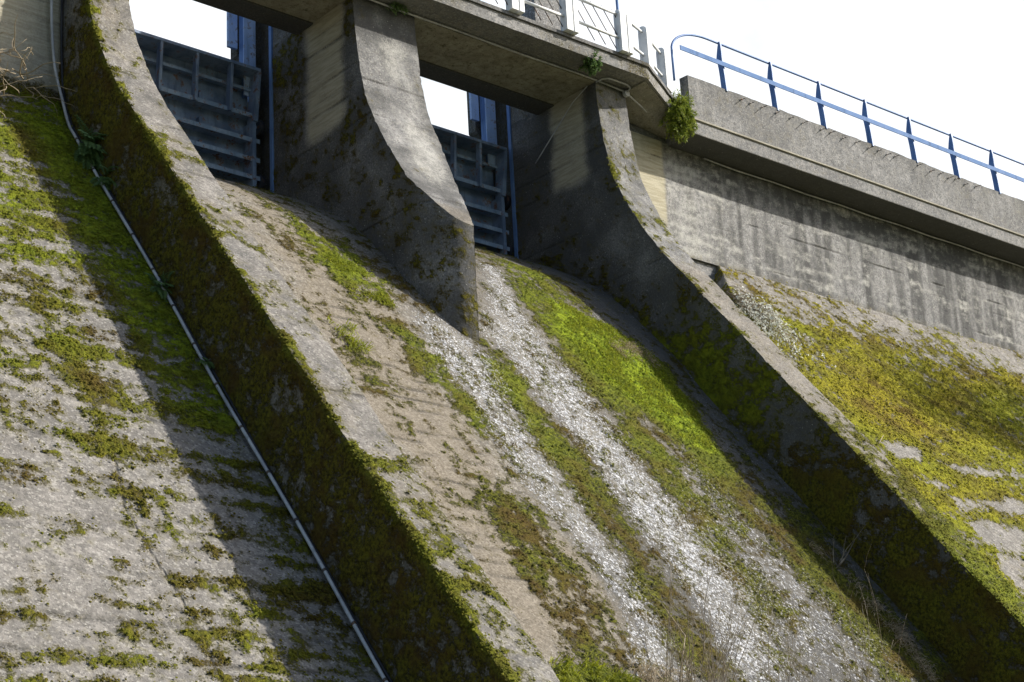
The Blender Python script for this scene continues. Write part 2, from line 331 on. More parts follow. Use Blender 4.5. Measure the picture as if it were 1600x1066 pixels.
# ------------------------------------------------------------------ measured shapes
PROF = [(38.42, 27.5), (38.33, 26.2), (38.0, 24.22), (37.32, 22.66), (36.34, 21.09), (35.32, 19.8), (34.25, 18.45), (33.5, 17.55), (32.53, 16.3), (31.13, 14.6), (29.82, 13.0),
        (28.6, 11.48), (27.4, 9.95), (26.42, 8.78), (23.33, 5.0), (17.9, -1.8)]
CHUTE = [(44.6, 23.0), (43.6, 23.0), (42.9, 22.85), (42.3, 22.52), (40.8, 21.8), (38.7, 20.34), (37.2, 18.85), (35.77, 17.24), (34.95, 16.13), (32.85, 13.49), (31.84, 12.28), (30.24, 10.25), (28.88, 8.6), (27.49, 6.85), (20.5, -1.9)]
pr = resample(PROF, .075); ch = resample(CHUTE, .05)
def pf(z): return np.interp(z, pr[::-1, 1], pr[::-1, 0])
def cy_(z): return np.interp(z, ch[::-1, 1], ch[::-1, 0])
X1, X1R, X3, X3R = 20.0, 21.2, 37.9, 39.2
PX, PY = 29.57, 34.87
def _el(y): t = np.clip((np.asarray(y, float)-PY)/2.3, 0, 1); return np.sqrt(np.clip(1-(1-t)**2, 0, 1))
def xl2(y): return PX-(PX-28.5)*_el(PY+(np.asarray(y, float)-PY)*1.35)
def xr2(y): t = np.clip((np.asarray(y, float)-PY)/2.7, 0, 1); return PX+.01+(30.7-PX)*(1-(1-t)**1.35)
TONE = ('moss', 'lush', 'white', 'soil', 'grime', 'beige', 'line', 'lime')
def maps(n, **k): return {a: (np.broadcast_to(k[a], (n,)).astype(float).copy() if a in k else np.zeros(n)) for a in TONE}
def wobble(P, amp=.02, s=1.3):
    return np.stack([fbm(P, s, 4, off=o) for o in (3.3, 17.1, 41.7)], 1)*amp
def mossy(P, dens, cl=1.0):
    """growth density -> broken cover and its height"""
    m = dens + .5*fbm(P, 1.1, 3, off=9.)*cl + .75*fbm(P, 3.6, 3, off=2.)*cl + .5*fbm(P, 9., 2, off=22.)*cl
    hgt = sstep(.38, .75, m)*(.025+.05*np.clip(.5+fbm(P, 6.5, 3, off=5.), 0, 1.2))
    return np.clip(m, 0, 1.2), hgt

def cushions(P, N, m, lush, n, r0, r1, mat, lab, lo=.22, hi=.62, sel=None, seed=1, dark=None, squash=.38):
    """single moss cushions growing out of a surface, from the size of a coin to that of a fist"""
    rg = np.random.default_rng(seed); w = sstep(lo, hi, m)*sstep(-.25, .35, fbm(P, 2.4, 3, off=60)+.5*(m-.4))
    if sel is not None: w = w*sel
    idx = rg.choice(len(P), n, p=w/w.sum()); C_ = P[idx]+rg.normal(size=(n, 3))*.03; Nn = N[idx]
    rad = (r0+(r1-r0)*rg.random(n)**2.6)*(.6+.5*np.clip(m[idx], 0, 1)); a = np.cross(Nn, (0.3, .2, .9)); a /= np.linalg.norm(a, axis=1)[:, None]; c2 = np.cross(Nn, a)
    k = 7; V = np.zeros((n, 2*k+1, 3)); ang = np.arange(k)*2*np.pi/k
    for ring, (rr, hh) in enumerate(((1., -.25), (.72, .62))):
        for q in range(k):
            jr = rad*(rr*(.75+.5*rg.random(n)))
            V[:, ring*k+q] = C_+a*(np.cos(ang[q])*jr)[:, None]+c2*(np.sin(ang[q])*jr)[:, None]+Nn*(rad*squash*hh*(.8+.4*rg.random(n)))[:, None]
    V[:, 2*k] = C_+Nn*(rad*squash*(.85+.3*rg.random(n)))[:, None]
    T4 = [(q, (q+1) % k, k+(q+1) % k, k+q) for q in range(k)]; T3 = [(k+q, k+(q+1) % k, 2*k) for q in range(k)]
    base = (np.arange(n)*(2*k+1))[:, None, None]
    F4 = (np.array(T4)[None]+base).reshape(-1, 4); F3 = (np.array(T3)[None]+base).reshape(-1, 3)
    me = bpy.data.meshes.new('moss'); me.vertices.add(V.size//3); me.vertices.foreach_set('co', V.ravel())
    li = np.r_[F4.ravel(), F3.ravel()].astype(np.int32); me.loops.add(len(li)); me.loops.foreach_set('vertex_index', li)
    ls = np.r_[np.arange(len(F4))*4, len(F4)*4+np.arange(len(F3))*3].astype(np.int32); me.polygons.add(len(ls)); me.polygons.foreach_set('loop_start', ls)
    me.polygons.foreach_set('loop_total', np.r_[np.full(len(F4), 4), np.full(len(F3), 3)].astype(np.int32)); me.update(calc_edges=True)
    me.polygons.foreach_set('use_smooth', np.ones(len(ls), bool))
    for nm, v in (('moss', np.full(n, 1.6)), ('lush', np.clip(lush[idx]*rg.uniform(.5, 1.1, n), 0, 1))):
        at_ = me.attributes.new(nm, 'FLOAT', 'POINT'); at_.data.foreach_set('value', np.repeat(v, 2*k+1).astype(np.float32))
    me.materials.append(mat); o = bpy.data.objects.new('moss', me); col.objects.link(o); tag(o, lab, 'moss', kind='stuff'); return o

# ------------------------------------------------------------------ ground and water
g = MB(); g.add([(-900, -900, -1.75), (900, -900, -1.75), (900, 44, -1.75), (-900, 44, -1.75)], [(0, 1, 2, 3)])
tag(g.build('ground', M['ground']), kind='structure')
g = MB(); g.add([(-900, 46.2, 25.2), (900, 46.2, 25.2), (900, 900, 25.2), (-900, 900, 25.2)], [(0, 1, 2, 3)])
tag(g.build('water', M['water']), kind='structure')

# ------------------------------------------------------------------ the two sloping dam faces
def axis(*seg):
    out = [];
    for a, b, st in seg: out.append(np.arange(a, b-1e-6, st))
    return np.r_[tuple(out)+(np.array([seg[-1][1]]),)]
def slope_grid(xs, zs, off, ytop):
    Xg, Zg = np.meshgrid(xs, zs, indexing='ij'); Yg = 33+(Zg-13.73-off)/1.27
    return np.stack([Xg, Yg, Zg], -1)
# left
xs = axis((-14, 10, .5), (10, 20.25, .045)); zs = axis((-1.8, 4.4, .3), (4.4, 21.95, .042))
S = Surf(); S.grid(slope_grid(xs, zs, 0, 39.4)); P, N, T = S.arrays()
if N[:, 1].mean() > 0: N = -N; S.F = [f[:, ::-1] for f in S.F]
X, Z = P[:, 0], P[:, 2]
wob = fbm(P, .5, 3, off=4)
rows = np.zeros(len(X)); zr = 4.5
rk = 0; rowl = np.zeros(len(X))
for zr in np.cumsum(np.r_[-1, .55+.55*np.abs(np.sin(np.arange(1, 40)*2.7))])[:30]:
    zc = zr + .12*math.sin(zr*7.3) + .05*fbm(np.stack([X, X*0, X*0+zr*3], 1), .45, 3) + .006*X
    zc = zc + .1*np.round(np.sin(np.floor(X/2.9+zr)*12.9)*1.3)*.4
    d = (Z-zc); on = .3+.7*sstep(-.12, .15, fbm(P, .5, 2, st=(.6, 1, 1), off=zr*1.7)); rowl = np.maximum(rowl, np.exp(-(d/.055)**2)*on*(.4+.6*sstep(-.2, .2, fbm(P, 1.4, 2, off=zr))))
    rows = np.maximum(rows, np.exp(-((d+.05)/.15)**2)*(.2+.8*on))
jn = linemask(X+.06*wob, Z, LF['J'][0], .03); jw = linemask(X+.25*wob, Z, LF['J'][0], .28)
dens = .60*polymask(X+.6*wob, Z+.2*fbm(P, 1.7, 2), LF['G'], .7)
clean = polymask(X, Z, LF['C'], .8)
dens = np.maximum(dens, .42+.20*sstep(10.5, 17.5, Z)+.18*sstep(18.0, 19.2, X)*sstep(7, 10, Z)+.08*sstep(6.5, 5.2, Z))
strk = fbm(P, 1., 4, st=(.38, 2.2, 2.2), off=11)
dens = dens + .60*strk + .36*rows*sstep(-.3, .3, fbm(P, .7, 3, off=19)) + .16*jw
dens = dens - .10*clean
dens = dens - .12*sstep(21.0, 21.9, Z)
m, hgt = mossy(P, dens - .10, .8)
blk = (sstep(.05, .25, fbm(P, .55, 2, st=(1, 2.2, 2.2), off=30)))
at = maps(len(X), moss=m, lush=np.clip(.22+.35*sstep(14, 18, Z)*(1-sstep(17.6, 18.3, X))+.55*sstep(18, 19, X)*sstep(9.5, 12, Z)+.7*fbm(P, .8, 2), 0, .9),
          soil=np.clip(.2+.5*fbm(P, .9, 3, st=(.6, 1.3, 1.3), off=8), 0, .8), grime=np.clip(.04+.16*blk+.3*fbm(P, .6, 3, off=44), 0, 1), line=np.maximum(rowl*.95, jn))
P = P + N*(hgt + .018*fbm(P, 1.5, 4) - .012*rowl + .008*blk)[:, None]
cushions(P, N, m, at['lush'], 95000, .008, .038, M['slope'], 'moss cushions dotted over the grey slope left of the pipe', sel=(X > 11.5)*(Z > 4.6), seed=3)
o = S.build('dam_face', M['slope'], P, at); tag(o, 'sloping grey concrete dam face with patchy green moss, left of the long pipe', 'dam face')
# right, with the niche beside the wall
xs = axis((38.9, 62.5, .08), (62.5, 110, .8)); zs = axis((-1.8, 7.5, .35), (7.5, 22.95, .07))
S = Surf(); S.grid(slope_grid(xs, zs, .8, 39.55)); P, N, T = S.arrays()
if N[:, 1].mean() > 0: N = -N; S.F = [f[:, ::-1] for f in S.F]
X, Z = P[:, 0], P[:, 2]
NICHE = [(38, 23.5), (44.05, 23.5), (44.05, 22.8), (43.0, 20.9), (42.4, 19.7), (41.2, 17.6), (38, 17.6)]
inn = polymask(X, Z, [NICHE], .04) > .5
wob = fbm(P, .35, 4, off=4)
dens = .30*polymask(X+1.2*wob, Z+.6*fbm(P, .6, 3), RF['G'], 2.2)+.60
dens = dens - .6*polymask(X+.5*wob, Z+.15*wob, RF['C'], .3) - .22*polymask(X, Z+.3*wob, RF['D'], .7)*0
dens = dens + .3*fbm(P, .7, 4, st=(.5, 1.3, 1.3), off=11) - .19*sstep(20.0, 22.6, Z+.03*(X-44))
m, hgt = mossy(P, dens - .12, .9)
lush = np.clip(.42+1.6*fbm(P, .32, 3, st=(.5, 1, 1), off=20)+.35*sstep(20.5, 17, Z)-.5*polymask(X, Z, RF['D'], .8), 0, 1)  # less lush inside the tree's dapples, shade put into the moss colour
at = maps(len(X), moss=m, lush=lush*.45, soil=np.clip(.25+.6*fbm(P, .9, 3, off=8), 0, .8), grime=.05)
P = P + N*(hgt*.9 + .03*fbm(P, 1.2, 4))[:, None] - N*(inn*1.7)[:, None]
cushions(P, N, m, at['lush'], 80000, .010, .05, M['yellow'], 'yellow moss cushions on the slope below the dark upper wall', sel=(X < 62)*(Z > 8.2)*(1-inn), seed=4)
o = S.build('dam_face', M['yellow'], P, at); tag(o, 'sloping dam face under thick yellow moss below the dark upper wall', 'dam face')

# ------------------------------------------------------------------ spillway chute
xs = axis((21.0, 38.1, .048)); sp_ = ch[ch[:, 1] > 5.4]; lo = resample(ch[ch[:, 1] <= 5.4], .4, False)
prof = np.r_[sp_, lo][::-1]
G_ = np.zeros((len(xs), len(prof), 3)); G_[:, :, 0] = xs[:, None]; G_[:, :, 1] = prof[:, 0]; G_[:, :, 2] = prof[:, 1]
S = Surf(); S.grid(G_); P, N, T = S.arrays()
if N[:, 2].mean() < 0: N = -N; S.F = [f[:, ::-1] for f in S.F]
X, Z = P[:, 0], P[:, 2]
wob = fbm(P, .5, 4, off=4); jit = fbm(P, 1.6, 3, off=14)
wh = polymask(X+.25*wob+.3*jit, Z+.2*jit, CH['W'][:2]+CH['W'][3:], .5)
wh3 = polymask(X+.35*wob+.3*jit, Z+.2*jit, CH['W'][2:3], .9)
lean = fbm(P, .9, 4, st=(1.6, .35, .35), off=3)
fine_ = fbm(P, 5., 3, st=(1.3, .6, .6), off=70)
white = np.clip(.62*wh*(.78+.9*lean+.5*fine_) + .25*wh3*(.75+lean+.4*fine_)+.10*sstep(28, 30, X)*sstep(17, 15, Z), 0, .92)
gm = polymask(X+.35*wob+.4*jit, Z+.4*jit, CH['G'], .5)
br = polymask(X+.3*wob+.2*jit, Z+.4*jit, CH['B'], .4)
dry = polymask(X+.5*wob+.2*jit, Z, CH['S'], .9)*(1-.6*gm); wet = (1-dry)*sstep(26.5, 28, X)
dens = .30*gm + .34*br + .28 + .5*lean + .12*wet*sstep(19, 16, Z) - .05*wet*sstep(13, 8, Z)
dens = dens - .14*wh - .05*wh3 + .14*sstep(35.8, 37.2, X)*sstep(13.5, 10.5, Z)
dens = dens - .12*sstep(36.6, 37.4, X)*sstep(11, 14, Z) - .06*dry
rowc = np.zeros(len(X))
for zr in np.arange(6, 22.4, .36):
    zc = zr+.05*fbm(np.stack([X, X*0, X*0+zr*3], 1), .7, 3); rowc = np.maximum(rowc, np.exp(-((Z-zc)/.042)**2)*sstep(-.15, .3, fbm(P, .9, 2, off=zr)))
m, hgt = mossy(P, dens+.05, .8)
smooth = sstep(22.2, 21.6, X+.25*jit)*0 + polymask(X+.15*jit, Z+.3*jit, [[(21, 18), (22.6, 17.5), (22.6, 13), (23.4, 12.6), (23.5, 8.5), (23.6, 5), (21, 5)]], .15)
at = maps(len(X), moss=m, lush=np.clip(.9*br*(1.+1.2*jit)+.40*gm*sstep(9, 15, Z)+.3*wob, 0, 1), white=white*.84, lime=.42*wh+.30*wh3, soil=np.clip(.15+.75*dry-.7*smooth+.7*fbm(P, .8, 3, off=8)+.25*(1-dry)*sstep(12, 7, Z), 0, .95),
          grime=np.clip(.18*smooth+.06+.14*sstep(9.5, 7, Z)+.46*wet+.22*sstep(34.5, 37, X)+.2*wet*sstep(13, 8, Z)+.3*lean, 0, 1), line=rowc*.95*dry)
P = P + N*(hgt*.8 + .025*fbm(P, 1.6, 4) + .035*wh*np.clip(fbm(P, 7, 3, st=(1, .5, .5)), -.2, 1) - .015*rowc)[:, None]
cushions(P, N, m*(1-.5*white), at['lush'], 80000, .008, .036, M['chute'], 'moss cushions dotted over the chute', sel=(Z > 5.3)*1., seed=5)
chute = S.build('spillway_chute', M['chute'], P, at)
tag(chute, 'spillway chute with white crusted streaks and bright green moss between the two long walls', 'spillway chute')

# ------------------------------------------------------------------ training walls and the pier
def pierlike(name, mat, xl, xr, label, cat, tip=False, paintf=None, slots=(True, True)):
    root = empty(name, ((xl(40.)+xr(40.))/2, 38.4, 20 if tip else -1.75), label, cat)
    path = pr.copy()
    if tip:
        ztip = float(np.interp(PY, pr[::-1, 0], pr[::-1, 1])); path = path[path[:, 1] > ztip]
        path = np.r_[path, [(PY, ztip)], [(PY, z) for z in np.arange(ztip-.08, 14.5, -.08)]]
    y0, z0 = path[:, 0], path[:, 1]
    yb = np.minimum(42.6, cy_(z0)+.7); yb = np.where(z0 > 22.3, 42.6, yb)
    S = Surf(); nj = 84
    tj = np.linspace(0, 1, nj)**1.15
    Y = y0[:, None]+(yb-y0)[:, None]*tj; Zg = np.broadcast_to(z0[:, None], Y.shape)
    S.grid(np.stack([xl(Y)*np.ones_like(Y), Y, Zg], -1), tagid=1); S.grid(np.stack([xr(Y)*np.ones_like(Y), Y, Zg], -1), flip=True, tagid=3)
    nu = 26; uu = np.linspace(0, 1, nu); sel = slice(None)
    if tip: sel = z0 >= ztip-1e-6
    yy, zz = y0[sel], z0[sel]
    a, b = xl(yy)*np.ones_like(yy), xr(yy)*np.ones_like(yy)
    S.grid(np.stack([a[:, None]+(b-a)[:, None]*uu, np.broadcast_to(yy[:, None], (len(yy), nu)), np.broadcast_to(zz[:, None], (len(yy), nu))], -1), tagid=2)
    # make every grid's normals point outwards
    for i, want in enumerate(((-1, 0, 0), (1, 0, 0), (0, -1, .6))):
        if (S.N[i].mean(0)@np.array(want)) < 0: S.N[i] = -S.N[i]; S.F[i] = S.F[i][:, ::-1]
    P, N, T = S.arrays()
    front = np.where(T == 2, 0, P[:, 1]-np.maximum(pf(P[:, 2]), PY if tip else -99))
    xc = (P[:, 0]-xl(P[:, 1]))/np.maximum(xr(P[:, 1])-xl(P[:, 1]), .05)
    eu = np.minimum(xc, 1-xc)*1.2
    edge = np.where(T == 2, sstep(0, .12, eu), sstep(0, .12, front))
    at, h = paintf(P, N, T, front, xc)
    P2 = P+wobble(P, .03, 1.1)+wobble(P, .016, 6.)+N*(h*edge)[:, None]
    # chipped arrises
    near = np.where(T == 2, np.exp(-(eu/.03)**2), np.exp(-(front/.03)**2))
    chip = sstep(.12, .4, fbm(P, 3.1, 3, off=50))*.03*near
    P2[:, 1] += chip; P2[:, 2] -= chip*.5
    S.build('concrete_body', mat, P2, at, root)
    if name == 'spillway_wall':
        first = T[0] == 1 and xl(1.) < 30
        wgt = np.where(T == 1, .25*np.exp(-(front/.3)**2)+(.03 if first else .01), 1.*(T == 2)*(.5+np.exp(-(xc/.10)**2)*.2*(front < .01)))*(P[:, 2] > 4.2)*(P[:, 1] < 38.3)
        cushions(P2, N, at['moss'], at['lush'], 16000, .008, .034, mat, 'moss cushions along the edge of the %s' % ('wall beside the pipe' if first else 'wall beside the yellow slope'), lo=.3, hi=.75, sel=wgt, seed=9)
    return root
def inface(P, T, which, y0, y1, z0, z1, s=.25):
    j = .25*fbm(P, 1.2, 3)
    return (T == which)*sstep(y0-s, y0+s, P[:, 1]+j)*sstep(y1+s, y1-s, P[:, 1]+j)*sstep(z0-s, z0+s, P[:, 2]+j)*sstep(z1+s, z1-s, P[:, 2]+j)
def joints(P, T, zs_, w=.036):
    l = np.zeros(len(P))
    for i, z in enumerate(zs_):
        l = np.maximum(l, np.exp(-((P[:, 2]-z-.02*fbm(P, 1.5, 2, off=i))/w)**2)*sstep(-.25, .15, fbm(P, .9, 2, off=i*3)))
    return l
def paint1(P, N, T, front, xc):
    Z = P[:, 2]; n = fbm(P, .7, 4); side = T == 1
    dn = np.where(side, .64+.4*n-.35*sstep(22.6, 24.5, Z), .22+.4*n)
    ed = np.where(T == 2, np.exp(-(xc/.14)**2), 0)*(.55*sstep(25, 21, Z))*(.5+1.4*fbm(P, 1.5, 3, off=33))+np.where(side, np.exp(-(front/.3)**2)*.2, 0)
    dn = dn+ed+np.where(T == 2, .22*sstep(10.5, 6.5, Z)+.12*sstep(.3, .1, xc)+.3*(np.sin(Z*2.1+1.5*n) > .93), 0)
    m, h = mossy(P, dn, .8)
    lush = np.where(side, np.clip(.0+.25*np.exp(-(front/.15)**2)+.15*n, 0, .4), .3)
    return maps(len(P), moss=m, lush=lush, lime=np.where(T == 2, .12+.3*n, 0), grime=np.where(side, .5+.6*fbm(P, 1.3, 3, off=7), .32+.6*fbm(P, 1.6, 4, off=7)), soil=np.where(T == 2, .42+.6*n, .3+.6*fbm(P, .8, 3, off=77)),
                line=joints(P, T, (24.9, 23.6, 21.8, 19.9, 18.1, 16.4, 14.9, 13.2, 11.4, 9.6, 8.2, 6.9))*(T == 2)), h
def paint2(P, N, T, front, xc):
    Z, Y = P[:, 2], P[:, 1]; n = fbm(P, .7, 4); side = T != 2
    bg_ = inface(P, T, 1, 38.95, 40.75, 23.6, 28)+.0
    low = sstep(19.5, 16.5, Z)
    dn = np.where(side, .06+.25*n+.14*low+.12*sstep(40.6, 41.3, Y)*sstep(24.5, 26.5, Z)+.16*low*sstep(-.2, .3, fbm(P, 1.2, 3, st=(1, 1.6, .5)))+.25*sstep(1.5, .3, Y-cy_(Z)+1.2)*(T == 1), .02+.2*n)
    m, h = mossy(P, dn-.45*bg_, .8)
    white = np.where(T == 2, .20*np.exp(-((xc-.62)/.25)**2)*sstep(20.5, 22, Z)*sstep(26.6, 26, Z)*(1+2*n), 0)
    return maps(len(P), moss=m, lush=.06, beige=bg_*.9, lime=np.where(T == 2, np.clip(.15+2.4*white+.3*n*(Z < 26.2), 0, .6), 0), grime=np.where(side, .66+.6*n-.6*bg_, .36+.5*fbm(P, 1.6, 4, off=7)+.30*sstep(19.4, 20.2, Z)*sstep(-.2, .2, n)+.25*sstep(25.9, 26.4, Z)), soil=np.where(T == 2, .6*sstep(20.3, 19.7, Z)+.1, .1+.4*low),  # also paints shade: darker side faces, and front top under the deck
                line=np.maximum(joints(P, T, (24.6, 23.3, 20.15))*(T == 2), joints(P, T, (26.8, 26.3, 25.9, 25.2, 24.7, 24.3, 23.4, 22.3, 20.0), .03)*side*.9)), h*.7
def paint3(P, N, T, front, xc):
    Z, Y = P[:, 2], P[:, 1]; n = fbm(P, .6, 4); side = T != 2
    bg_ = inface(P, T, 1, 39.0, 40.6, 24.3, 28)
    gz = sstep(19.5, 17.5, Z)*sstep(13.5, 15.5, Z)
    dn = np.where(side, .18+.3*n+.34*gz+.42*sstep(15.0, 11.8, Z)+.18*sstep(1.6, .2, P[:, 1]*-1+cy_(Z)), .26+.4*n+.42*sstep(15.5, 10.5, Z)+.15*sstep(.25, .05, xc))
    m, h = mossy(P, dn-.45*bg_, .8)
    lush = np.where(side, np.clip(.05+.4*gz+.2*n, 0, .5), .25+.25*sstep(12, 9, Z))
    return maps(len(P), moss=m, lush=lush, beige=bg_*.8, lime=np.where(T == 2, .25*sstep(20, 22, Z)+.3*n, 0), grime=np.where(side, .72+.6*n-.68*bg_, .28+.5*fbm(P, 1.6, 4, off=7)+.2*sstep(20, 23, Z)+.2*n), soil=np.where(T == 2, .5*sstep(21.5, 20, Z)+.1, .05+.4*sstep(12, 9, Z)),  # stains plus painted shade darken the side faces
                line=np.maximum(joints(P, T, (24.4, 21.95, 17.6, 14.1, 10.9))*(T == 2), joints(P, T, (26.7, 26.2, 25.8, 25.1, 24.4, 22.6, 20.6), .03)*side*.8)), h*.8
cst = lambda v: (lambda y: v+0*np.asarray(y))
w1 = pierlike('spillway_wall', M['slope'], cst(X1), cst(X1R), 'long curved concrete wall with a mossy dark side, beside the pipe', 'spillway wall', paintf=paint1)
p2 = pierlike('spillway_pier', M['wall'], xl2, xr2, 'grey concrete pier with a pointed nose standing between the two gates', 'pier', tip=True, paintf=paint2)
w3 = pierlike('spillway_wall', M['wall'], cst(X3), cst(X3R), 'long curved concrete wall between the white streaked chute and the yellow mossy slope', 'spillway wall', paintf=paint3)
def cbuild(mb, name, mat, parent=None, bevel=0, **k):
    o = mb.build(name, mat, parent, bevel)
    for a, v in k.items():
        at = o.data.attributes.new(a, 'FLOAT', 'POINT'); at.data.foreach_set('value', np.full(len(o.data.vertices), v, np.float32))
    return o
for root, a, b, c, d in ((w1, X1+.05, X1R-.4, X1, X1R), (p2, 28.9, 30.3, 28.5, 30.7), (w3, X3+.4, X3R-.05, X3, X3R)):
    g = MB(); g.box((a, 42.5, 20), (b, 43.8, 31.5)); g.box((c, 43.75, 20), (d, 44.35, 31.6)); cbuild(g, 'gate_slot', M['wall'], root, grime=.7, moss=.35)
    g = MB(); g.box((c+.004, 41.23, 27.3), (d-.004, 42.595, 31.55)); cbuild(g, 'upper_post', M['wall'], root, .02, grime=.45, moss=.35)
    if root is w1: continue
    # corbel behind the slot
    g = MB(); x = c
    g.hull([(x-.35, 43.9, 27.75), (x-.35, 44.3, 27.75), (x+.5, 44.3, 27.0), (x+.5, 43.9, 27.0)], [(x-.35, 43.9, 29.8), (x-.35, 44.3, 29.8), (x+.5, 44.3, 29.8), (x+.5, 43.9, 29.8)])
    cbuild(g, 'corbel', M['wall'], root, .02, moss=.42, grime=.4)

# ------------------------------------------------------------------ upper dam walls
def upper_wall(label, xa, xb, step, ext, beige_to=None, hooks=False):
    root = empty('dam_wall', ((xa+xb)/2, 39.55, 22), label, 'dam wall')
    yw = 39.55 if hooks else 39.4
    zs = np.arange(21.6 if not hooks else 22.84, 26.85, .06); xs = axis((xa, xb, step), (xb, ext, .6)) if hooks else axis((ext, xa, .6), (xa, xb, step))
    Xg, Zg = np.meshgrid(xs, zs, indexing='ij'); S = Surf(); S.grid(np.stack([Xg, Xg*0+yw, Zg], -1))
    P, N, T = S.arrays()
    if N[:, 1].mean() > 0: N = -N; S.F = [f[:, ::-1] for f in S.F]
    X, Z = P[:, 0], P[:, 2]; n = fbm(P, .8, 4); vs = fbm(P, 1.6, 4, st=(1.4, 1, .16), off=6); hs = fbm(P, 1.5, 4, st=(.35, 1, 2.2), off=16)
    ln = np.zeros(len(X))
    for k, z in enumerate(np.arange(22.2, 27, .5)): ln = np.maximum(ln, np.exp(-((Z-z-.02*fbm(P, .7, 2, off=k))/.018)**2)*sstep(.0, .35, fbm(P, .6, 3, off=3*k)))
    if hooks:
        bg_ = sstep(41.95, 41.8, X+.12*fbm(P, 1, 3))*sstep(23.4, 24.1, Z+.4*n)+.5*sstep(.12, .3, fbm(P, .5, 3, st=(.4, 1, 3), off=66))*sstep(52, 43, X)*sstep(25.6, 25.0, Z)*.7
        gr = np.clip(.50+1.5*vs+.3*hs+.42*sstep(25.3, 26.3, Z)-.3*sstep(44, 42, X), 0, 1)*(1-bg_*.7)  # stains, plus a painted deeper shadow on the band below the cornice
        pale = np.clip(.20+.9*np.clip(hs+.5*vs, -.1, .5)+.25*sstep(46, 43, X)+.45*fbm(P, 5, 3, off=90), 0, .7)*(1-bg_)
        at = maps(len(X), beige=bg_, grime=gr, lime=pale*1.1+.3*bg_*0, line=ln*.9, moss=np.clip(.35*sstep(23.3, 22.85, Z)+.2*n, 0, 1))
    else:
        at = maps(len(X), beige=np.clip(.62+.5*n, 0, 1), grime=np.clip(.12+.5*vs+.3*sstep(.1, .4, hs), 0, 1), line=ln, soil=.25, moss=np.clip(.55*sstep(22.6, 21.9, Z+.6*n)+.1, 0, 1)+.2*n)
    P2 = P+wobble(P, .025, .9)+N*(.02*n-.02*ln)[:, None]
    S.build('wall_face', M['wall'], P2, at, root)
    a, b = (42.2, ext) if hooks else (ext, 19.2)
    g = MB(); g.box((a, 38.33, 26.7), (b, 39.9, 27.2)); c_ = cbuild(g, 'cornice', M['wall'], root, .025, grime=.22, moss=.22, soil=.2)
    g = MB(); g.box((a+.01, 38.36, 26.688), (b, 39.53, 26.70)); cbuild(g, 'cornice_shade', M['wall'], root, grime=1.0, moss=.1)  # thin dark sheet, painted shade under the cornice
    g = MB(); g.box((a, 38.27, 27.19), (b, 38.5, 27.25)); cbuild(g, 'ledge', M['wall'], root, .012, beige=.5, grime=0)
    # parapet as a weathered surface: face, top
    xs = axis((a, min(b, 63), .09), (min(b, 63), b+.01, .8)) if hooks else axis((a, b, .5))
    zz = np.arange(27.2, 28.93, .08); S = Surf()
    Xg, Zg = np.meshgrid(xs, zz, indexing='ij'); S.grid(np.stack([Xg, Xg*0+38.42, Zg], -1), tagid=1)
    Xg, Yg = np.meshgrid(xs, np.linspace(38.42, 38.78, 5), indexing='ij'); S.grid(np.stack([Xg, Yg, Yg*0+zz[-1]], -1), tagid=2)
    Yg, Zg = np.meshgrid(np.linspace(38.42, 38.78, 5), zz, indexing='ij'); S.grid(np.stack([Yg*0+a, Yg, Zg], -1), tagid=3)
    Xg, Zg = np.meshgrid(xs[::4], zz, indexing='ij'); S.grid(np.stack([Xg, Xg*0+38.78, Zg], -1), tagid=4)
    for i, want in enumerate(((0, -1, 0), (0, 0, 1), (-1, 0, 0), (0, 1, 0))):
        if (S.N[i].mean(0)@np.array(want)) < 0: S.N[i] = -S.N[i]; S.F[i] = S.F[i][:, ::-1]
    P, N, T = S.arrays(); n = fbm(P, .8, 4); vs = fbm(P, 1.8, 4, st=(1.4, 1, .2), off=26)
    at = maps(len(P), grime=np.clip(.34+.5*vs+.3*n+.12*sstep(28.5, 28.9, P[:, 2]), 0, 1), moss=np.clip(.30+.3*n-.1*(T == 1), 0, 1), soil=.12+.2*vs, lime=np.clip(.16+.7*vs+.4*n, 0, .6))
    S.build('parapet', M['wall'], P+wobble(P, .05, 1.1), at, root)
    return root
uwl = upper_wall('beige weathered upper wall behind the upright part of the pipe', 10, 20.05, .07, -14)
uwr = upper_wall('dark stained upper wall with parapet, under the blue handrail', 39.1, 62.5, .08, 110, hooks=True)
g = MB(); g.box((39.1, 39.85, 19.2), (44.3, 40.6, 22.86)); cbuild(g, 'niche_back', M['wall'], uwr, grime=.2)
hk = MB()
for i in range(23):
    if i in (6, 15): continue
    x = 44.78+i*.6+.16*math.sin(i*5.3); z = 28.68-.05*math.sin(i*3.1)
    h = MB(); h.tube([(x, 38.45, z), (x, 38.22+.05*math.sin(i*2.2), z-.02), (x-.03, 38.20+.05*math.sin(i*2.2), z-.05)], .015, 6); h.box((x-.03, 38.365, z-.03), (x+.03, 38.385, z+.03))
    tag(h.build('anchor_hook', M['iron'], uwr))
# dam crest behind
g = MB(); g.box((39.3, 39.65, 20), (110, 46.5, 27.1)); tag(cbuild(g, 'dam_crest', M['wall'], uwr, grime=.3))
g = MB(); g.box((-14, 39.5, 18), (19.95, 46.5, 27.1)); tag(cbuild(g, 'dam_crest', M['wall'], uwl, grime=.3))

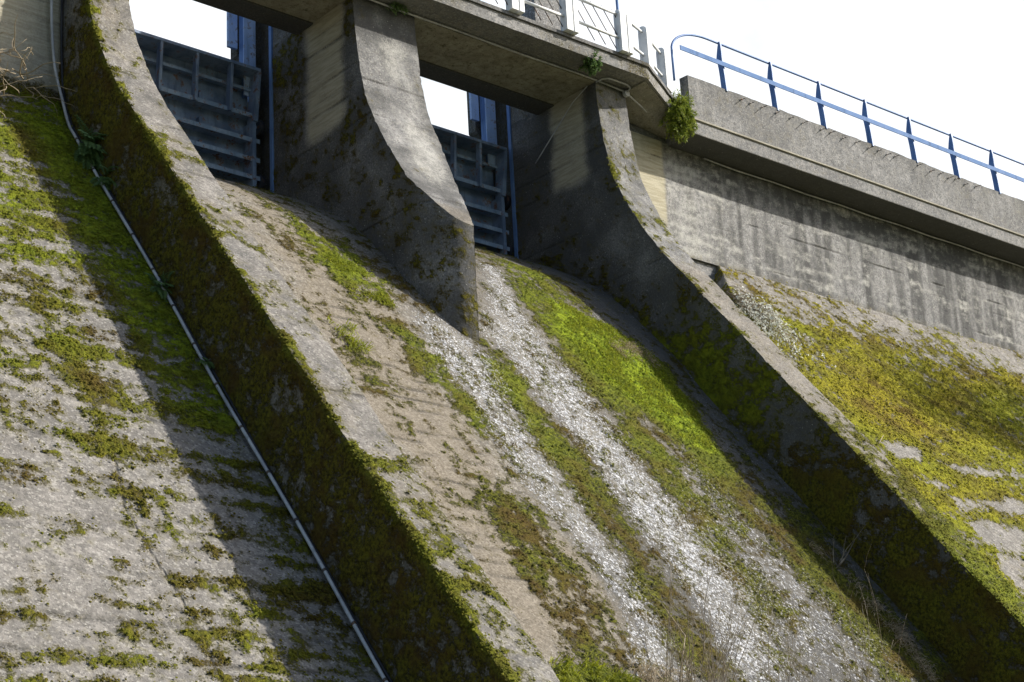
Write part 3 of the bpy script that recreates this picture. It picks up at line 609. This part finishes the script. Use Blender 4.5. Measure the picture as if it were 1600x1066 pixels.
# ------------------------------------------------------------------ service bridge
br_ = empty('service_bridge', (30, 39.3, 27.4), 'concrete walkway bridge spanning the gates, carrying the white railing', 'bridge')
def deckpoly(o=0.):
    return [(18.8, 37.36-o), (39.2+o*.3, 37.36-o), (42.5, 39.07-o*1.1), (42.5, 41.2), (18.8, 41.2)]
def outline_slab(name, o, z0, z1, mat, **k):
    poly = deckpoly(o); S = Surf()
    # subdivided edge band
    pts = resample(np.array(poly[:3]), .08, False); zz = np.linspace(z0, z1, max(2, int((z1-z0)/.06)+1))
    G_ = np.zeros((len(pts), len(zz), 3)); G_[:, :, :2] = pts[:, None]; G_[:, :, 2] = zz
    S.grid(G_)
    if S.N[0][:, 1].mean() > 0: S.N[0] = -S.N[0]; S.F[0] = S.F[0][:, ::-1]
    P, N, T = S.arrays(); n = fbm(P, .9, 4)
    at = maps(len(P), **{a: (np.clip(v+.45*n, 0, 1)) for a, v in k.items()})
    g = MB(); g.prism([(x, y+.012) for x, y in poly[:2]]+[(poly[2][0]-.008, poly[2][1]+.01)]+poly[3:], z0+.004, z1-.004); cbuild(g, name, mat, br_, **k)
    S.build(name+'_edge', mat, P+wobble(P, .015, 3), at, br_)
outline_slab('slab', 0, 27.40, 27.79, M['wall'], grime=.3, moss=.30, soil=.25, lime=.22)
outline_slab('drip_lip', .07, 27.80, 27.92, M['wall'], grime=.55, moss=.2)
for a, b in ((X1R, 28.5), (30.7, X3)):
    g = MB(); g.box((a-.1, 38.42, 27.352), (b+.1, 40.36, 27.402)); o = cbuild(g, 'soffit_panel', M['wall'], br_, beige=.75, grime=.3, moss=.33)
    g = MB(); g.box((a-.1, 40.38, 27.31), (b+.1, 41.2, 27.41)); cbuild(g, 'downstand_beam', M['wall'], br_, .02, grime=.75, moss=.2)
g = MB()   # haunch under the chamfered corner
g.hull([(39.15, 38.38, 27.30), (39.2, 37.5, 27.36), (41.2, 38.5, 27.36), (42.2, 39.05, 27.36), (42.3, 39.6, 26.95), (40.3, 39.6, 27.15)], [(39.15, 38.38, 27.41), (39.2, 37.5, 27.41), (41.2, 38.5, 27.41), (42.2, 39.05, 27.41), (42.3, 39.6, 27.41), (40.3, 39.6, 27.41)])
cbuild(g, 'haunch', M['wall'], br_, grime=.35, moss=.3, beige=.3)

# hoist towers standing on the bridge
for x0, lab in ((37.25, 'rough grey concrete hoist pillar rising behind the white railing'), (27.9, 'concrete hoist pillar over the pointed pier')):
    g = MB(); g.box((x0, 40.3, 27.93), (x0+1.5, 41.1, 34.5)); g.box((x0+1.5, 40.5, 27.93), (x0+1.75, 41.0, 29.3))
    o = cbuild(g, 'hoist_pillar', M['wall'], None, .03, grime=.3, moss=.2, white=.15); tag(o, lab, 'pillar')

# ------------------------------------------------------------------ sluice gates
def gate(y, x0, x1, zt, label, ribs, tie):
    r = empty('sluice_gate', ((x0+x1)/2, y, 23), label, 'gate', 'steel sluice gates closing the bays')
    k = (y+.3)/y
    g = MB(); g.box((x0, y+.74, 22.8), (x1, y+.79, zt)); g.build('skin_plate', M['gate'], r)
    g = MB(); g.box((x0-.03, y, zt-.1), (x1+.03, y+.80, zt)); g.build('top_beam', M['gate'], r, .01)
    levels = [(zt-.72, .42), (zt-1.6, .24), (zt-2.4, .24), (zt-3.02, .24), (zt-3.6, .24)]
    for i, (z, d) in enumerate(levels):
        g = MB(); z *= 1.004 if i else 1.006
        g.box((x0, y+d, z-(.07 if i else .05)), (x1+(.12 if i > 1 else 0), y+d+.02, z+(.07 if i else .05))); g.box((x0, y+d+.02, z+.035), (x1, y+.745, z+.055)); g.build('girder', M['girder'], r)
    for x in ribs:
        g = MB(); xx = .045
        g.hull([(x-xx, y+.12, zt-1.6), (x+xx, y+.12, zt-1.6), (x+xx, y+.34, zt-1.55), (x-xx, y+.34, zt-1.55)], [(x-xx, y+.02, zt-.1), (x+xx, y+.02, zt-.1), (x+xx, y+.22, zt-.1), (x-xx, y+.22, zt-.1)])
        g.build('stiffener', M['gate'], r)
    g = MB(); x = x1
    g.hull([(x-.16, y+.15, zt-1.7), (x, y+.15, zt-1.7), (x, y+.5, zt-1.7), (x-.16, y+.5, zt-1.7)], [(x-.05, y+.02, zt-.1), (x+.05, y+.02, zt-.1), (x+.05, y+.5, zt-.1), (x-.05, y+.5, zt-.1)])
    g.box((x-.16, y+.2, 22.8), (x-.04, y+.75, zt-1.71)); g.build('end_plate', M['gate'], r)
    for x in tie:
        for (a, b) in ((zt-1.45, zt-1.0), (zt-2.2, zt-1.85), (zt-2.9, zt-2.6), (zt-3.5, zt-3.3)):
            g = MB(); g.box((x-.05, y+.55, a), (x+.05, y+.745, b)); g.build('tie_bar', M['gate'], r)
    for z in (zt-1.75, zt-3.55):
        g = MB(); n = 20; c = [(x1+.12, y+.45+.27*math.cos(q*2*math.pi/n), z+.27*math.sin(q*2*math.pi/n)) for q in range(n)]
        g.hull(c, [(x1+.27, b, c_) for _, b, c_ in c]); w = g.build('wheel', M['gate_dark'], r, .02)
        g = MB(); g.tube([(x1, y+.45, z), (x1+.33, y+.45, z)], .06, 10); g.build('axle', M['gate'], w)
    return r
gate(42.95, 21.25, 28.35, 26.93, 'blue grey steel sluice gate at the far left, beside the long mossy wall', (22.6, 23.8, 25.0, 26.2, 27.38), (23.8, 26.62))
gate(42.60, 30.75, 37.72, 26.66, 'blue grey steel sluice gate to the right of the pointed pier', (31.9, 33.2, 34.4, 35.58, 36.64), (33.4, 36.0))
for (x0, y, xg, lab) in ((28.10, 43.62, 28.5, 'left one'), (37.38, 43.3, 37.9, 'right one')):
    r = empty('hoist_column', (x0+.22, y, 23), 'light blue steel column rising behind the %s gate' % ('left' if xg < 30 else 'right'), 'column', 'steel columns behind the gates')
    g = MB(); g.box((x0, y-.16, 26.2), (x0+.42, y-.12, 34)); g.build('front_flange', M['column'], r)
    g = MB(); g.box((x0+.06, y-.12, 26.2), (x0+.10, y+.2, 34)); g.box((x0+.36, y-.12, 26.2), (x0+.4, y+.2, 34)); g.build('web', M['blue'], r)
    g = MB(); g.box((x0-.32, y+.2, 27.9), (x0-.0, y+.3, 34)); g.build('rear_flange', M['column'], r)
    g = MB(); g.box((xg-.055, 42.5, 22.4), (xg+.012, 42.64, 31.3)); o = g.build('slot_edge_plate', M['blue'], None, .008)
    tag(o, 'narrow blue steel edge strip on the %s' % ('pointed pier beside the left gate' if xg < 30 else 'curved wall beside the right gate'), 'edge strip', 'steel strips edging the gate slots')

# ------------------------------------------------------------------ white railing
rl = empty('white_railing', (36, 37.2, 27.92), 'white painted railing with round topped posts on the bridge edge', 'railing')
def wpost(x, y, ang=0):
    n = 8; w, d, h = .13, .15, 1.48
    for k, (o_, ww, hh) in enumerate(((0, .13, h), (.27, .09, h-.02))):
        prof = [(-d, 0), (d, 0), (d, hh-d)]+[(d*math.cos(q*math.pi/n), hh-d+d*math.sin(q*math.pi/n)) for q in range(1, n)]+[(-d, hh-d)]
        A = []; B = []
        for (u, z) in prof:
            for L, t_ in ((A, -ww), (B, ww)):
                px, py = t_+o_, u; L.append((x+px*math.cos(ang)-py*math.sin(ang), y+px*math.sin(ang)+py*math.cos(ang), 27.92+z))
        g = MB(); g.hull(A, B); o = g.build('post', M['white'], rl, .012)
posts = [(24.6, 37.24), (26.85, 37.24), (29.1, 37.24), (31.35, 37.24), (33.52, 37.24), (35.72, 37.24), (38.05, 37.26)]
for x, y in posts: wpost(x, y)
wpost(39.45, 37.62, .46); wpost(40.95, 38.32, .46)
for z, a in ((1.33, 0), (.5, 0)):
    for (xa, ya), (xb, yb) in zip(posts[:-1], posts[1:]):
        g = MB(); g.tube([(xa+.3, ya, 27.92+z), (xb-.05, yb, 27.92+z)], .05, 8); g.build('rail', M['white'], rl)
    for (xa, ya), (xb, yb) in (((38.4, 37.3), (39.4, 37.6)), ((39.75, 37.76), (40.9, 38.3))):
        g = MB(); g.tube([(xa, ya, 27.92+z-.05), (xb, yb, 27.92+z-.05)], .045, 8); g.build('rail', M['white'], rl)
for (xa, ya), (xb, yb) in zip(posts[:-1], posts[1:]):
    for q in range(5):
        x = xa+.2+q*.46
        g = MB(); g.tube([(x, ya+.06, 27.92+1.45), (min(x+1.0, xb), ya+.06, 27.92+1.45-1.35*(min(x+1.0, xb)-x))], .016, 5); g.build('brace', M['iron'], rl)
g = MB(); g.tube([(41.8, 41, 27.9), (41.8, 41, 36)], .05, 8); g.tube([(41.8, 41, 27.93), (41.8, 41, 28.1)], .11, 10)
tag(g.build('thin_pole', M['palebl']), 'thin pale pole standing behind the last white railing posts', 'pole')

# ------------------------------------------------------------------ blue handrail
hr = empty('blue_handrail', (55, 38.6, 28.93), 'curved end blue steel handrail along the top of the parapet', 'handrail')
Y = 38.58; zt = 30.70
arc = [(41.74, Y, 28.6), (41.74, Y, 29.6)]+[(43.55-1.81*math.cos(q), Y, 29.75+.95*math.sin(q)) for q in np.linspace(.1, math.pi/2, 14)]+[(44.2, Y, zt), (50, Y, zt), (75, Y, zt), (110, Y, zt)]
g = MB(); g.tube(arc, .04, 10); g.build('top_rail', M['blue'], hr)
g = MB(); g.box((41.95, Y-.21, 29.72), (110, Y-.18, 29.89)); g.build('mid_rail', M['palebl'], hr)
x = 44.1; i = 0
while x < 92:
    out = []
    for q in np.linspace(0, 1, 11):
        w = float(np.interp(q, [0, .5, .72, .9, 1], [.115, .105, .125, .075, .03])); c = float(np.interp(q, [0, .35, .7, .9, 1], [-.03, 0, .06, .02, 0]))
        out.append((28.8+q*1.93, c, w))
    A = [(Y-.06+c-w, z) for z, c, w in out]+[(Y-.06+c+w, z) for z, c, w in out[::-1]]
    g = MB(); g.hull([(x-.035, a, z) for a, z in A], [(x+.035, a, z) for a, z in A]); g.build('post', M['blue'], hr)
    x += 2.565
# ------------------------------------------------------------------ pipes, cable, conduits
def onleft(X, z, up=.1): return (X, 33+(z-13.73)/1.27-up*.786, z+up*.618)
pp = [(19.62, 39.26, 27), (19.62, 39.24, 24.5), (19.72, 39.18, 22.9), (19.84, 38.97, 21.9)]+[onleft(19.83+.03*math.sin(z*.9), z, .13) for z in np.arange(20.9, -1.6, -.5)]
g = MB(); g.tube(resample(pp, .3), .037, 10); pipe = g.build('drain_pipe', M['pipe'])
tag(pipe, 'long silver grey pipe running down the slope beside the mossy wall', 'pipe')
for z in np.arange(20.3, 0, -1.15):
    a = Vector(onleft(19.83+.03*math.sin(z*.9), z, .13)); b = a.lerp(Vector(onleft(19.83+.03*math.sin((z-.5)*.9), z-.5, .13)), .1); g = MB(); g.tube([a, b], .044, 10); g.build('pipe_collar', M['iron'], pipe)
pp = [(19.93, 39.3, 27), (19.93, 39.28, 24.5), (19.94, 39.2, 22.9), (19.94, 39.0, 21.8)]+[onleft(19.94+.015*math.sin(z*1.7), z, .10) for z in np.arange(20.8, -1.6, -.5)]
g = MB(); g.tube(resample(pp, .3), .035, 8); tag(g.build('black_cable', M['black']), 'thin black cable lying between the grey pipe and the mossy wall', 'cable')
def ony(px): pass
def conduit(pts, r, lab, name='conduit', mat='pipe'):
    g = MB(); g.tube(resample(pts, .25, False), r, 8); tag(g.build(name, M[mat]), lab, 'conduit')
conduit([(18.9, 38.3, 27.34)]+[(x, 38.3+.02*math.sin(x), 27.33-.02*math.sin(x*1.3)) for x in np.arange(20, 38.9, 1.)]+[(39.1, 38.28, 27.28)], .028, 'thin grey conduit along the underside of the bridge')
conduit([(37.86, 38.33, 27.3), (37.95, 37.95, 27.33), (39.0, 37.95, 27.33), (39.15, 38.12, 27.3), (39.12, 38.24, 27.26)], .026, 'short looped conduit over the top of the right hand curved wall')
conduit([(39.2, 38.3, 27.25), (40.3, 38.72, 27.22), (42.0, 39.42, 27.18)], .028, 'short grey conduit running from the junction box into the green bush')
conduit([(37.82, 38.7, 27.3), (37.8, 39.4, 27.0), (37.78, 40.4, 26.25), (37.78, 41.3, 25.6)], .018, 'thin wire slanting down the beige side of the right hand curved wall', 'wire', 'pipe')
g = MB(); n = 14; c = [(39.1+.11*math.cos(q*2*math.pi/n), 38.2, 27.22+.11*math.sin(q*2*math.pi/n)) for q in range(n)]; g.hull(c, [(a, 38.33, b) for a, _, b in c])
jb = g.build('junction_box', M['pipe'], None, .012); tag(jb, 'small round grey junction box at the top corner of the curved wall', 'junction box')
conduit([(43.8, 39.44, 26.63)]+[(x, 39.45, 26.62-.035*math.sin((x-43.8)*.9)**2) for x in np.arange(44.5, 80, .9)], .026, 'long pale conduit on the dark upper wall just under the cornice')

# ------------------------------------------------------------------ plants
def leaf(V, Fs, p, d, up, L, W):
    d = d.normalized(); s = d.cross(up)
    if s.length < 1e-3: s = d.cross(Vector((1, 0, 0)))
    s.normalize(); n = len(V); nn = s.cross(d)
    V += [p, p+d*L*.5+s*W*.5+nn*W*.12, p+d*L-nn*L*.15, p+d*L*.5-s*W*.5+nn*W*.12]; Fs.append((n, n+1, n+2, n+3))
def rv(s=1): return Vector(rng.normal(size=3))*s
def bush(name, loc, lab, cat, rad, nst, nl, L, W, mat, bias=(0, -.5, .2), droop=.6, group=None, stemm='twig', stems=True, sc=(1, 1, 1)):
    root = empty(name, loc, lab, cat, group); c = Vector(loc); V = []; Fs = []; st = MB()
    for i in range(nst):
        d = (rv()+Vector(bias)*2).normalized(); ln = rad*rng.uniform(.55, 1.1); p = c.copy(); pts = [p.copy()]; q = d.copy()
        for k in range(6):
            q = (q+Vector((0, 0, -droop*.16*k*.5))+rv(.1)).normalized(); e = q*ln/6; p = p+Vector((e.x*sc[0], e.y*sc[1], e.z*sc[2])); pts.append(p.copy())
        if stems: st.tube(pts, .008+.004*rad, 4, .003)
        for j in range(nl):
            t = rng.uniform(.15, 1)*6; k = min(5, int(t)); b = pts[k].lerp(pts[k+1], t-k)
            dd = (pts[k+1]-pts[k]).normalized()*.5+rv(.6); leaf(V, Fs, b, dd, Vector((0, 0, 1))+rv(.3), L*rng.uniform(.6, 1.3), W*rng.uniform(.7, 1.2))
    g = MB(); g.add(V, Fs); g.build('foliage', M[mat], root)
    if stems: st.build('stems', M[stemm], root)
    return root
def fern(name, loc, lab, nfr, L, mat='fern', n=None, group=None, cat='fern'):
    root = empty(name, loc, lab, cat, group); c = Vector(loc); V = []; Fs = []; st = MB()
    for i in range(nfr):
        d = (rv(.8)+Vector((0, -.9, .1))).normalized(); p = c.copy(); pts = [p.copy()]; ln = L*rng.uniform(.6, 1.1)
        for k in range(10):
            d = (d+Vector((0, 0, -.16))+rv(.04)).normalized(); q = p+d*ln/10; s = d.cross(Vector((0, -.7, .7))).normalized(); w = ln*.28*(1-abs(k-3)/9)
            for sg in (-1, 1): 
                for f_ in (.2, .7): leaf(V, Fs, p.lerp(q, f_), s*sg+d*.5, Vector((0, -.7, .7)), w*(.9+.2*rng.random()), ln/16)
            p = q; pts.append(p.copy())
        st.tube(pts, .006, 4, .002)
    g = MB(); g.add(V, Fs); g.build('fronds', M[mat], root); st.build('stems', M['fern'], root)
def onchute(X, z): return (X, float(cy_(z)), z)
bush('hanging_bush', (41.62, 38.55, 27.3), 'round bright green bush growing at the corner between the bridge and the parapet', 'bush', (.86), 210, 58, .12, .035, 'shrub', bias=(.1, -.3, -.12), droop=.9, sc=(1.0, .8, 1.1))
bush('small_shrub', (37.0, 37.6, 27.45), 'small dark green plant hanging from the bridge edge', 'plant', .42, 60, 34, .10, .05, 'fern', bias=(0, -.2, -.2))
bush('small_shrub', (29.85, 38.2, 27.5), 'sparse green plant hanging over the top of the pointed pier', 'plant', .5, 26, 20, .09, .04, 'fern', bias=(.4, -.3, -.6), sc=(1.6, .7, .8))
fern('wall_fern', (19.98, 37.6, 19.9), 'large dark green fern over the pipe at the foot of the upper wall', 60, .95)
fern('wall_fern', (20.0, 36.9, 18.9), 'dark green fern on the pipe just below the largest fern', 30, .75)
fern('wall_fern', (19.9, 34.1, 15.15), 'green fern on the pipe halfway up the slope', 30, .62)
fern('wall_fern', (19.9, 32.3, 12.95), 'tiny green fern on the pipe, lowest of the ferns', 14, .34)
root = empty('pale_leaved_bush', (43.1, 38.2, 20.9), 'straggly bush of small whitish leaves trailing down behind the curved wall', 'bush')
V = []; Fs = []; st = MB()
for i in range(95):
    X0, z0 = 43.0+rng.normal()*.35, 20.9+rng.normal()*.25; L = rng.uniform(.6, 3.3); dx = rng.normal()*.30+.15; hh = rng.uniform(.12, .5); pts = []
    for k in range(9):
        q = k/8; z = z0-L*q*.8; pts.append(Vector((X0+dx*L*q+rng.normal()*.05, 33+(z-14.53)/1.27-hh*math.sin(math.pi*min(q+.15, 1))*.9-.06, z+hh*.4*math.sin(math.pi*min(q+.15, 1)))))
    st.tube(pts, .010, 4, .004)
    for j in range(int(9*L)):
        u = rng.uniform(.15, 1)**.8*7.99; k = int(u); leaf(V, Fs, pts[k].lerp(pts[k+1], u-k)+rv(.05), rv(), Vector((0, -.6, .8))+rv(.4), rng.uniform(.07, .13), rng.uniform(.05, .08))
g = MB(); g.add(V, Fs); g.build('foliage', M['pale'], root); st.build('stems', M['twig'], root)

# tufts of bright grass: blades lie down the chute
V = []; Fs = []
def blades(poly_list, n, La, Lb, W=.012, surf=onchute):
    pts = []
    allp = np.array([q for p in poly_list for q in p]); lo_, hi_ = allp.min(0), allp.max(0)
    c = rng.uniform(lo_, hi_, (n*4, 2)); mk = polymask(c[:, 0], c[:, 1], poly_list, .3)*np.clip(fbm(np.c_[c, c[:, :1]*0], 1.3, 3)*3.2+.45, 0, 1)
    c = c[rng.random(len(c)) < mk][:n]
    for X_, z_ in c:
        p = Vector(surf(X_, z_))+Vector((0, -.02, .01)); d = Vector((rng.normal()*.45, -.75+rng.normal()*.25, .15+rng.normal()*.45)).normalized(); L = rng.uniform(La, Lb)
        s = d.cross(Vector((0, -.78, .62))).normalized()*W; k = len(V); mid = p+d*L*.55; e = p+d*L+Vector((0, 0, -L*.45))
        V.extend([p-s, p+s, mid+s*.8, mid-s*.8, e]); Fs.extend([(k, k+1, k+2, k+3), (k+3, k+2, k+4)])
blades(CH['B'], 13000, .06, .16)
blades([[(24.5, 14.6), (25.3, 14.6), (25.3, 15.5), (24.6, 15.5)]], 260, .1, .28)
blades([[(25.9, 17.0), (27.2, 16.6), (27.3, 17.6), (26.0, 18.4)]], 900, .06, .16)
blades([[(23.9, 5.2), (26.1, 5.2), (25.9, 6.1), (24.9, 6.0), (24.1, 6.15)]], 2600, .15, .45)
g = MB(); g.add(V, Fs); tag(g.build('grass', M['grass']), 'bright green grass growing in the moss of the chute', 'grass', kind='stuff')
V = []; Fs = []
blades([[(36.4, 6.6), (37.2, 7.4), (36.6, 10.6), (36.3, 10.4), (36.6, 8.4)]], 1500, .1, .3, .008)
blades([[(35.0, 17.1), (36.2, 17.6), (36.6, 16.7), (35.8, 16.6)]], 900, .1, .25, .008)
blades([[(26.0, 4.8), (28.2, 4.8), (28.0, 6.2), (26.4, 6.3)]], 700, .2, .5, .008)
g = MB(); g.add(V, Fs); tag(g.build('dry_grass', M['dry']), 'dry straw coloured grass on the lower chute', 'grass', kind='stuff')

# bare stems
def bare(name, base, lab, n, H, spread, lean=(0, -.1, 1), mat='twig', r=.012, fork=3, cat='dead shrub', group=None):
    st = MB(); base = Vector(base)
    for i in range(n):
        p = base+Vector((rng.uniform(-spread, spread), rng.uniform(-.1, .1), 0)); d = (Vector(lean)+rv(.14)).normalized(); h = H*rng.uniform(.5, 1)
        pts = [p.copy()]
        for k in range(9):
            d = (d+rv(.07)).normalized(); p = p+d*h/9; pts.append(p.copy())
            if k > 1 and rng.random() < .2*fork:
                q = p.copy(); e = (d+rv(.45)).normalized(); pq = [q.copy()]
                for j in range(4): e = (e+rv(.12)).normalized(); q = q+e*h*.05; pq.append(q.copy())
                st.tube(pq, r*.45, 4, r*.15)
        st.tube(pts, r, 5, r*.3)
    return tag(st.build(name, M[mat]), lab, cat, group)
bare('dead_shrub', onchute(27.0, 4.7), 'tall bare dead stems rising from the bottom of the chute beside the bright grass', 44, 3.4, .9, r=.011)
bare('dead_shrub', onchute(29.6, 4.9), 'thin dry stems in the middle of the lower chute', 14, 3.0, .9, r=.008, fork=2)
bare('dead_shrub', onchute(32.2, 4.9), 'sparse thin dry stems on the chute, nearest the right hand wall', 14, 3.8, 1.2, r=.008, fork=2)
bare('dead_twig', (36.9, cy_(10.2)-.1, 10.0), 'bare forked twig at the foot of the shaded right hand wall', 3, 1.2, .1, (.3, -.3, .9), r=.014)
g = MB(); g.tube([(27.4, cy_(5.9)-.1, 5.9), (27.75, cy_(6.5)-.5, 6.9), (28.05, cy_(7.6)-.5, 7.75)], .018, 6, .008); tag(g.build('straw_stick', M['dry']), 'pale broken stick leaning over the lower white streak', 'stick')
g = MB(); g.tube([(36.7, cy_(9.9)-.15, 9.95), (37.3, cy_(10.3)-.2, 10.25), (37.8, cy_(10.5)-.3, 10.75)], .03, 6, .012); tag(g.build('fallen_branch', M['twig']), 'short bare branch lodged against the right hand wall', 'branch')
g = MB(); g.tube([(43.2, 33+(14.9-14.53)/1.27-.12, 14.9), (43.9, 33+(15.4-14.53)/1.27-.2, 15.35)], .02, 5, .01); tag(g.build('fallen_stick', M['dry']), 'short pale stick on the yellow mossy slope', 'stick')
# tangle of bare bramble at the top left
st = MB()
for i in range(60):
    p = Vector((rng.uniform(16.6, 18.9), 38.5+rng.uniform(-.3, .3), rng.uniform(21.2, 22.5))); d = rv().normalized(); d.z = abs(d.z)*.4; pts = [p.copy()]
    for k in range(7): d = (d+rv(.28)).normalized(); p = p+d*.16; pts.append(p.copy())
    st.tube(pts, rng.uniform(.010, .022), 5, .006)
tag(st.build('bramble', M['dry']), 'tangle of bare pale bramble against the beige wall at the top left', 'bramble')
bush('edge_plant', (16.15, 36.7, 18.4), 'leafy green plant on the slope at the left edge', 'plant', .45, 24, 16, .10, .06, 'fern')

# a tree on the bank beyond the right edge of the view, whose crown dapples the yellow slope
root = empty('bank_tree', (66.5, 26.5, -1.75), 'tall tree on the bank to the right of the dam', 'tree')
tk = MB(); base = Vector((66.5, 26.5, -1.8)); top = Vector((66.2, 26.8, 27)); tk.tube([base, base.lerp(top, .3)+Vector((.4, .2, 0)), base.lerp(top, .65)+Vector((-.2, .3, 0)), top], .55, 10, .16)
V = []; Fs = []; cc = Vector((66.2, 27.0, 29.2))
for i in range(46):
    d = (rv()+Vector((0, 0, .25))).normalized(); e = cc+Vector((d.x*5.2, d.y*4, d.z*2.4))*rng.uniform(.6, 1); s0 = base.lerp(top, rng.uniform(.72, 1)); md = s0.lerp(e, .5)+rv(.25)
    tk.tube([s0, md, e], .09, 5, .02)
    for j in range(80):
        q = md.lerp(e, rng.uniform(.1, 1.15))+rv(.42); leaf(V, Fs, q, rv(), rv(), rng.uniform(.16, .3), rng.uniform(.1, .16))
g = MB(); g.add(V, Fs); g.build('crown', M['fern'], root); tk.build('trunk', M['twig'], root)
